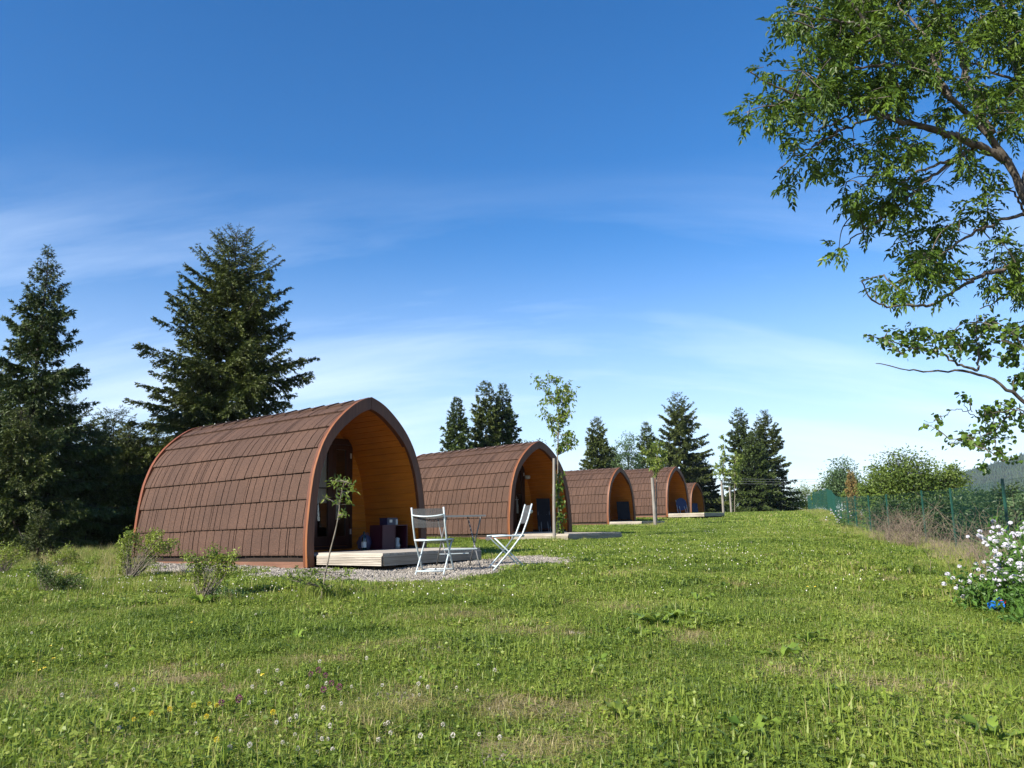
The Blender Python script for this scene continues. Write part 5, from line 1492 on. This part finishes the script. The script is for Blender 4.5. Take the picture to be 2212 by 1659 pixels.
gn_scatter('grass', np.concatenate(P), np.concatenate(RZ), np.concatenate(SC), np.concatenate(IX), protos, 'short green lawn grass mixed with clover and dry blades', 'grass')
# rough growth: along the fence, before the dark trees, round the saplings
def rough():
    rg = np.random.default_rng(450); pts = []; k = []
    for i in range(len(FB) - 1):
        b0, b1 = FB[i], FB[i + 1]; L = np.linalg.norm(b1 - b0); n = int(L * 28)
        u = rg.random(n)[:, None]; q = b0 + (b1 - b0) * u; q[:, 0] += rg.normal(-.15, .38, n); pts.append(q); k.append(np.where(rg.random(n) < .65, 0, 1))
    n = 420; px = rg.uniform(-80, 300, n); d = rg.uniform(13.0, 18.5, n); q = np.array([at(a, 1130, b) for a, b in zip(px, d)]); pts.append(q); k.append(np.where(rg.random(n) < .55, 0, 1))
    for (px_, d_, s_, m_, kk) in [(735, 9.0, .25, 16, 0), (450, 9.0, .3, 16, 0), (330, 9.6, .4, 14, 0), (230, 11.4, .6, 14, 1), (250, 10, .4, 10, 0), (1205, 20, .35, 30, 0), (1415, 33, .3, 14, 1), (560, 11.9, .5, 14, 1), (440, 12, .5, 12, 1), (760, 10.6, .4, 5, 1),(120,9.8,.4,12,0),(900,12.0,.3,3,1)]:
        c = at(px_, 1130, d_); q = c + rg.normal(0, s_, (m_, 3)); pts.append(q); k.append(np.full(m_, kk))
    q = np.concatenate(pts); k = np.concatenate(k); ok = ~podmask(q[:, 0], q[:, 1], 0) & ~inpoly(q[:, 0], q[:, 1], GP); q = q[ok]; k = k[ok]; q[:, 2] = G(q[:, 0], q[:, 1])
    pr = grass_protos('tall', 3) + grass_protos('dry', 3)
    for i_, p_ in enumerate(pr): p_.name = 'rough_tuft_%03d' % i_
    gn_scatter('rough_grass', q, rg.uniform(0, 6, len(q)), rg.uniform(.35, .75, len(q)), k * 3 + rg.integers(0, 3, len(q)), pr, 'long unmown grass and dry stalks along the fence, trees and young plants', 'grass')
rough()
# pebbles
def pebbles():
    rg = np.random.default_rng(460); prs = []
    for i in range(5):
        mb = MB()
        for _ in range(46):
            c = np.array([rg.uniform(-.12, .12), rg.uniform(-.12, .12), rg.uniform(0, .012)]); s = rg.uniform(.008, .020)
            v = np.array([(1,0,0),(-1,0,0),(0,1,0),(0,-1,0),(0,0,1),(0,0,-1)], float) * s * rg.uniform(.6, 1.2, (6, 1)) + rg.normal(0, s * .2, (6, 3))
            mb.add(c + v, np.array([(0,2,4),(2,1,4),(1,3,4),(3,0,4),(2,0,5),(1,2,5),(3,1,5),(0,3,5)]), rg.random())
        p = mb.build('pebble_%03d' % i, M_peb, 'nolink'); prs.append(p)
    n = 5200; x = rg.uniform(GP[:, 0].min(), GP[:, 0].max(), n); y = rg.uniform(GP[:, 1].min(), GP[:, 1].max(), n)
    ok = inpoly(x + .10 * np.sin(y * 9), y + .06 * np.sin(x * 7), GP) & ~podmask(x, y, .1); x = x[ok]; y = y[ok]
    for bx, by, r in BW:
        k = 1; x = np.append(x, rg.normal(bx, r * .4, k)); y = np.append(y, rg.normal(by, r * .5, k))
    gn_scatter('gravel', np.stack([x, y, G(x, y) + .008], -1), rg.uniform(0, 6, len(x)), rg.uniform(.8, 1.2, len(x)), rg.integers(0, 5, len(x)), prs, 'pale loose gravel in front of the nearest pod', 'gravel')
pebbles()

# broad-leaved weeds (docks, plantains) in the lawn
def rosette(px, py, n, L, seed, label, w=.26, up=.95, mt=M_weed):
    rg = np.random.default_rng(seed); p = pground(px, py)
    mb = MB()
    for k in range(n):
        a = k * 2.4 + rg.normal(0, .3); l = 1.15 * L * rg.uniform(.5, 1.1); u = up * rg.uniform(.5, 1.3)
        d = np.array([math.cos(a), math.sin(a), 0]); s = np.array([-d[1], d[0], 0]); V = []; t = np.linspace(0, 1, 7)
        for i, q in enumerate(t):
            c = d * l * q + np.array([0, 0, l * (u * q - .65 * u * q ** 2.2) + .01]); ww = l * w * math.sin(math.pi * min(q * .92 + .08, 1)) ** .8 * (.5 if i < 2 else 1) * .5
            wav_ = .012 * math.sin(i * 2.1 + k)
            V += [c - s * ww + [0, 0, ww * .35 + wav_], c, c + s * ww + [0, 0, ww * .35 - wav_]]
        f = []
        for i in range(6): f += [(3*i, 3*i+1, 3*i+4, 3*i+3), (3*i+1, 3*i+2, 3*i+5, 3*i+4)]
        mb.add(V, f, rg.random())
    o = mb.build('weed_rosette', mt, None, True); o.location = (p[0], p[1], p[2]); o.rotation_euler = (0, 0, rg.uniform(0, 6)); tag(o, label, 'weed', 'broad-leaved weeds in the lawn')
for j, (px, py, n, L, lab) in enumerate([
    (1420, 1355, 12, .24, 'wide clump of dock leaves right of the bare soil patch'), (1470, 1345, 9, .20, 'dock clump touching the right side of the widest clump'), (1505, 1305, 9, .17, 'small leafy weed a little above the dock clumps'),
    (1385, 1385, 10, .18, 'pale leafy weed below the widest dock clump'), (1690, 1430, 8, .17, 'big-leaved dark dock in the middle right of the lawn'), (1745, 1395, 5, .17, 'single long-leaved dock right of the dark dock'),
    (1850, 1520, 9, .13, 'small plantain in the lower right of the lawn'), (1560, 1275, 8, .15, 'far plantain in the lawn centre'), (1100, 1280, 8, .15, 'plantain just in front of the gravel'), (435, 1308, 10, .22, 'upright dock leaves at the foot of the golden shrub'),
    (250, 1430, 8, .16, 'leafy weed in the left lawn'), (1345, 1560, 12, .13, 'bright yellow-green feathery weed low in the lawn centre'), (1400, 1530, 9, .10, 'small yellow-green weed beside the feathery one'), (2150, 1610, 9, .15, 'plantain near the lower right corner'),
    (640, 1385, 8, .12, 'small plantain in the left-centre lawn'), (2080, 1395, 9, .14, 'round pale weed below the white flowers'), (1290, 1440, 8, .12, 'plantain below the bare soil patch'), (920, 1470, 8, .12, 'plantain among the white clover heads'), (1620, 1600, 9, .13, 'plantain at the bottom edge right of centre')]):
    rosette(px, py, n, L, 600 + j, lab, mt=M_gold if 'yellow-green' in lab else M_weed)

# ------------------------------------------------------------------ flowers in the lawn
def flower_proto(name, mt, head, hh, seed, rad):
    rg = np.random.default_rng(seed); r = empty(name, (0, 0, 0))
    m = MB(); m.tube([(0, 0, -.01), (.004, 0, hh * .5), (0, 0, hh)], [.0014, .0012, .001], 4); m.build('stem', M_weed_stem, r)
    m = MB()
    if head == 'ball':
        n = 90; v = nrm(rg.normal(0, 1, (n, 3)) + np.array([0, 0, .15])); c = np.array([0, 0, hh + rad * .5]) + v * rad * .62
        leaf_quads(m, c, nrm(v + np.array([0, 0, .5])), rad * .5, rad * .34, rg, rg.random(n), 0)
    else:
        for k in range(5):
            a = k * 1.2566; d = np.array([math.cos(a), math.sin(a), .45]); d /= np.linalg.norm(d)
            round_leaves(m, np.array([[0, 0, hh]]), d[None], np.array([rad]), rg, np.array([.5]))
    m.build('flower_head', mt, r)
    return r
def strew(proto, spots, label_fn, group, cat='flower', s0=.8, s1=1.25):
    first = True
    for j, (px, py) in enumerate(spots):
        p = pground(px, py); o = proto if first else copy_tree(proto); first = False
        o.location = (p[0], p[1], p[2]); o.rotation_euler = (random.uniform(-.2, .2), random.uniform(-.2, .2), random.uniform(0, 6)); s = random.uniform(s0, s1); o.scale = (s, s, s)
        tag(o, label_fn(j), cat, group)
rr = random.Random(5)
pinkS = [(665,1490),(690,1488),(705,1494),(712,1515),(740,1525),(486,1560),(522,1558),(697,1530)]
strew(flower_proto('purple_clover', M_petalp, 'ball', .085, 1, .016), [(a, b) for a, b in pinkS], lambda j: 'purple clover head in the lower left lawn', 'purple clover flowers', s0=.9, s1=1.3)
yel = [(294,1590),(322,1585),(362,1578),(420,1570),(455,1552),(464,1565),(438,1590),(468,1650),(590,1590)]
strew(flower_proto('yellow_vetchling', M_petaly, 'ball', .08, 2, .011), yel, lambda j: 'yellow vetchling flower at the lower left of the lawn', 'yellow vetchling flowers')
yb = [(412,1363),(196,1430),(322,1405),(570,1485),(808,1290),(772,1277),(1040,1290),(1180,1360),(1820,1245),(1763,1280),(1745,1282),(2030,1257)] + [(rr.uniform(0, 120), rr.uniform(1405, 1470)) for _ in range(8)] + [(rr.uniform(560, 720), rr.uniform(1262, 1290)) for _ in range(8)]
strew(flower_proto('buttercup', M_petaly, 'open', .06, 3, .011), yb, lambda j: 'small yellow buttercup in the lawn', 'buttercups in the lawn')
wh = [(254,1500),(256,1508),(180,1512),(128,1528),(288,1516),(594,1472),(606,1502),(570,1518),(650,1520),(662,1510),(700,1500),(618,1555),(640,1580),(636,1610),(600,1588),(700,1560),(712,1600),(700,1625),(606,1628),(720,1650),(640,1648),(835,1590),(840,1612),(908,1485),(885,1470),(925,1512),(985,1505),(1010,1510),(1035,1455),(1065,1472),(905,1520)]
wh += [(rr.uniform(420, 800), rr.uniform(1440, 1655)) for _ in range(20)] + [(rr.uniform(800, 1100), rr.uniform(1430, 1640)) for _ in range(9)] + [(rr.uniform(0, 420), rr.uniform(1370, 1650)) for _ in range(8)] + [(rr.uniform(540, 760), rr.uniform(1262, 1350)) for _ in range(10)]
strew(flower_proto('white_clover', M_petalcw, 'ball', .05, 4, .0092), wh, lambda j: 'white clover head in the near lawn', 'white clover flowers')
def specks():
    rg = np.random.default_rng(470); prs = []
    for i in range(2):
        mb = MB(); n = 8
        for _ in range(n):
            c = np.array([rg.uniform(-.6, .6), rg.uniform(-.9, .9), rg.uniform(.04, .09)]); s = rg.uniform(.006, .011)
            v = np.array([(1,0,0),(-1,0,0),(0,1,0),(0,-1,0),(0,0,1),(0,0,-1)], float) * s
            mb.add(c + v, np.array([(0,2,4),(2,1,4),(1,3,4),(3,0,4),(2,0,5),(1,2,5),(3,1,5),(0,3,5)]))
        p = mb.build('clover_speck_%d' % i, M_petalcw, 'nolink'); prs.append(p)
    pt = []
    for (px, py, sx, sy, n) in [(1480,1150,160,14,12),(1650,1140,120,16,10),(1750,1160,120,25,8),(1400,1180,120,15,8),(1300,1200,120,16,6),(560,1275,130,14,20),(1560,1210,200,30,22),(130,1250,150,12,16),(330,1262,90,12,10)]:
        for _ in range(n):
            pt.append(pground(px + rg.normal(0, sx), min(py + rg.normal(0, sy), 1400) if py + 0 > 0 else py))
    pt = np.array([p for p in pt if p[1] < 80]); ok = ~podmask(pt[:, 0], pt[:, 1]) & ~inpoly(pt[:, 0], pt[:, 1], GP); pt = pt[ok]
    gn_scatter('far_clover', pt, rg.uniform(0, 6, len(pt)), rg.uniform(.8, 1.2, len(pt)), rg.integers(0, 2, len(pt)), prs, 'tiny white clover flowers sprinkled over the farther lawn', 'flower')
specks()

# ------------------------------------------------------------------ haze
def haze():
    m = bpy.data.materials.new('haze_air'); m.use_nodes = True; nt = m.node_tree; nt.nodes.clear()
    out = nt.nodes.new('ShaderNodeOutputMaterial'); v = nt.nodes.new('ShaderNodeVolumePrincipled')
    v.inputs['Color'].default_value = (.72, .83, 1, 1); v.inputs['Density'].default_value = .00012; v.inputs['Anisotropy'].default_value = .1
    nt.links.new(v.outputs[0], out.inputs['Volume'])
    mb = MB(); mb.box((-400, -250, -17), (2700, 2250, 168)); o = mb.build('haze', m); kind(o, 'stuff')
haze()
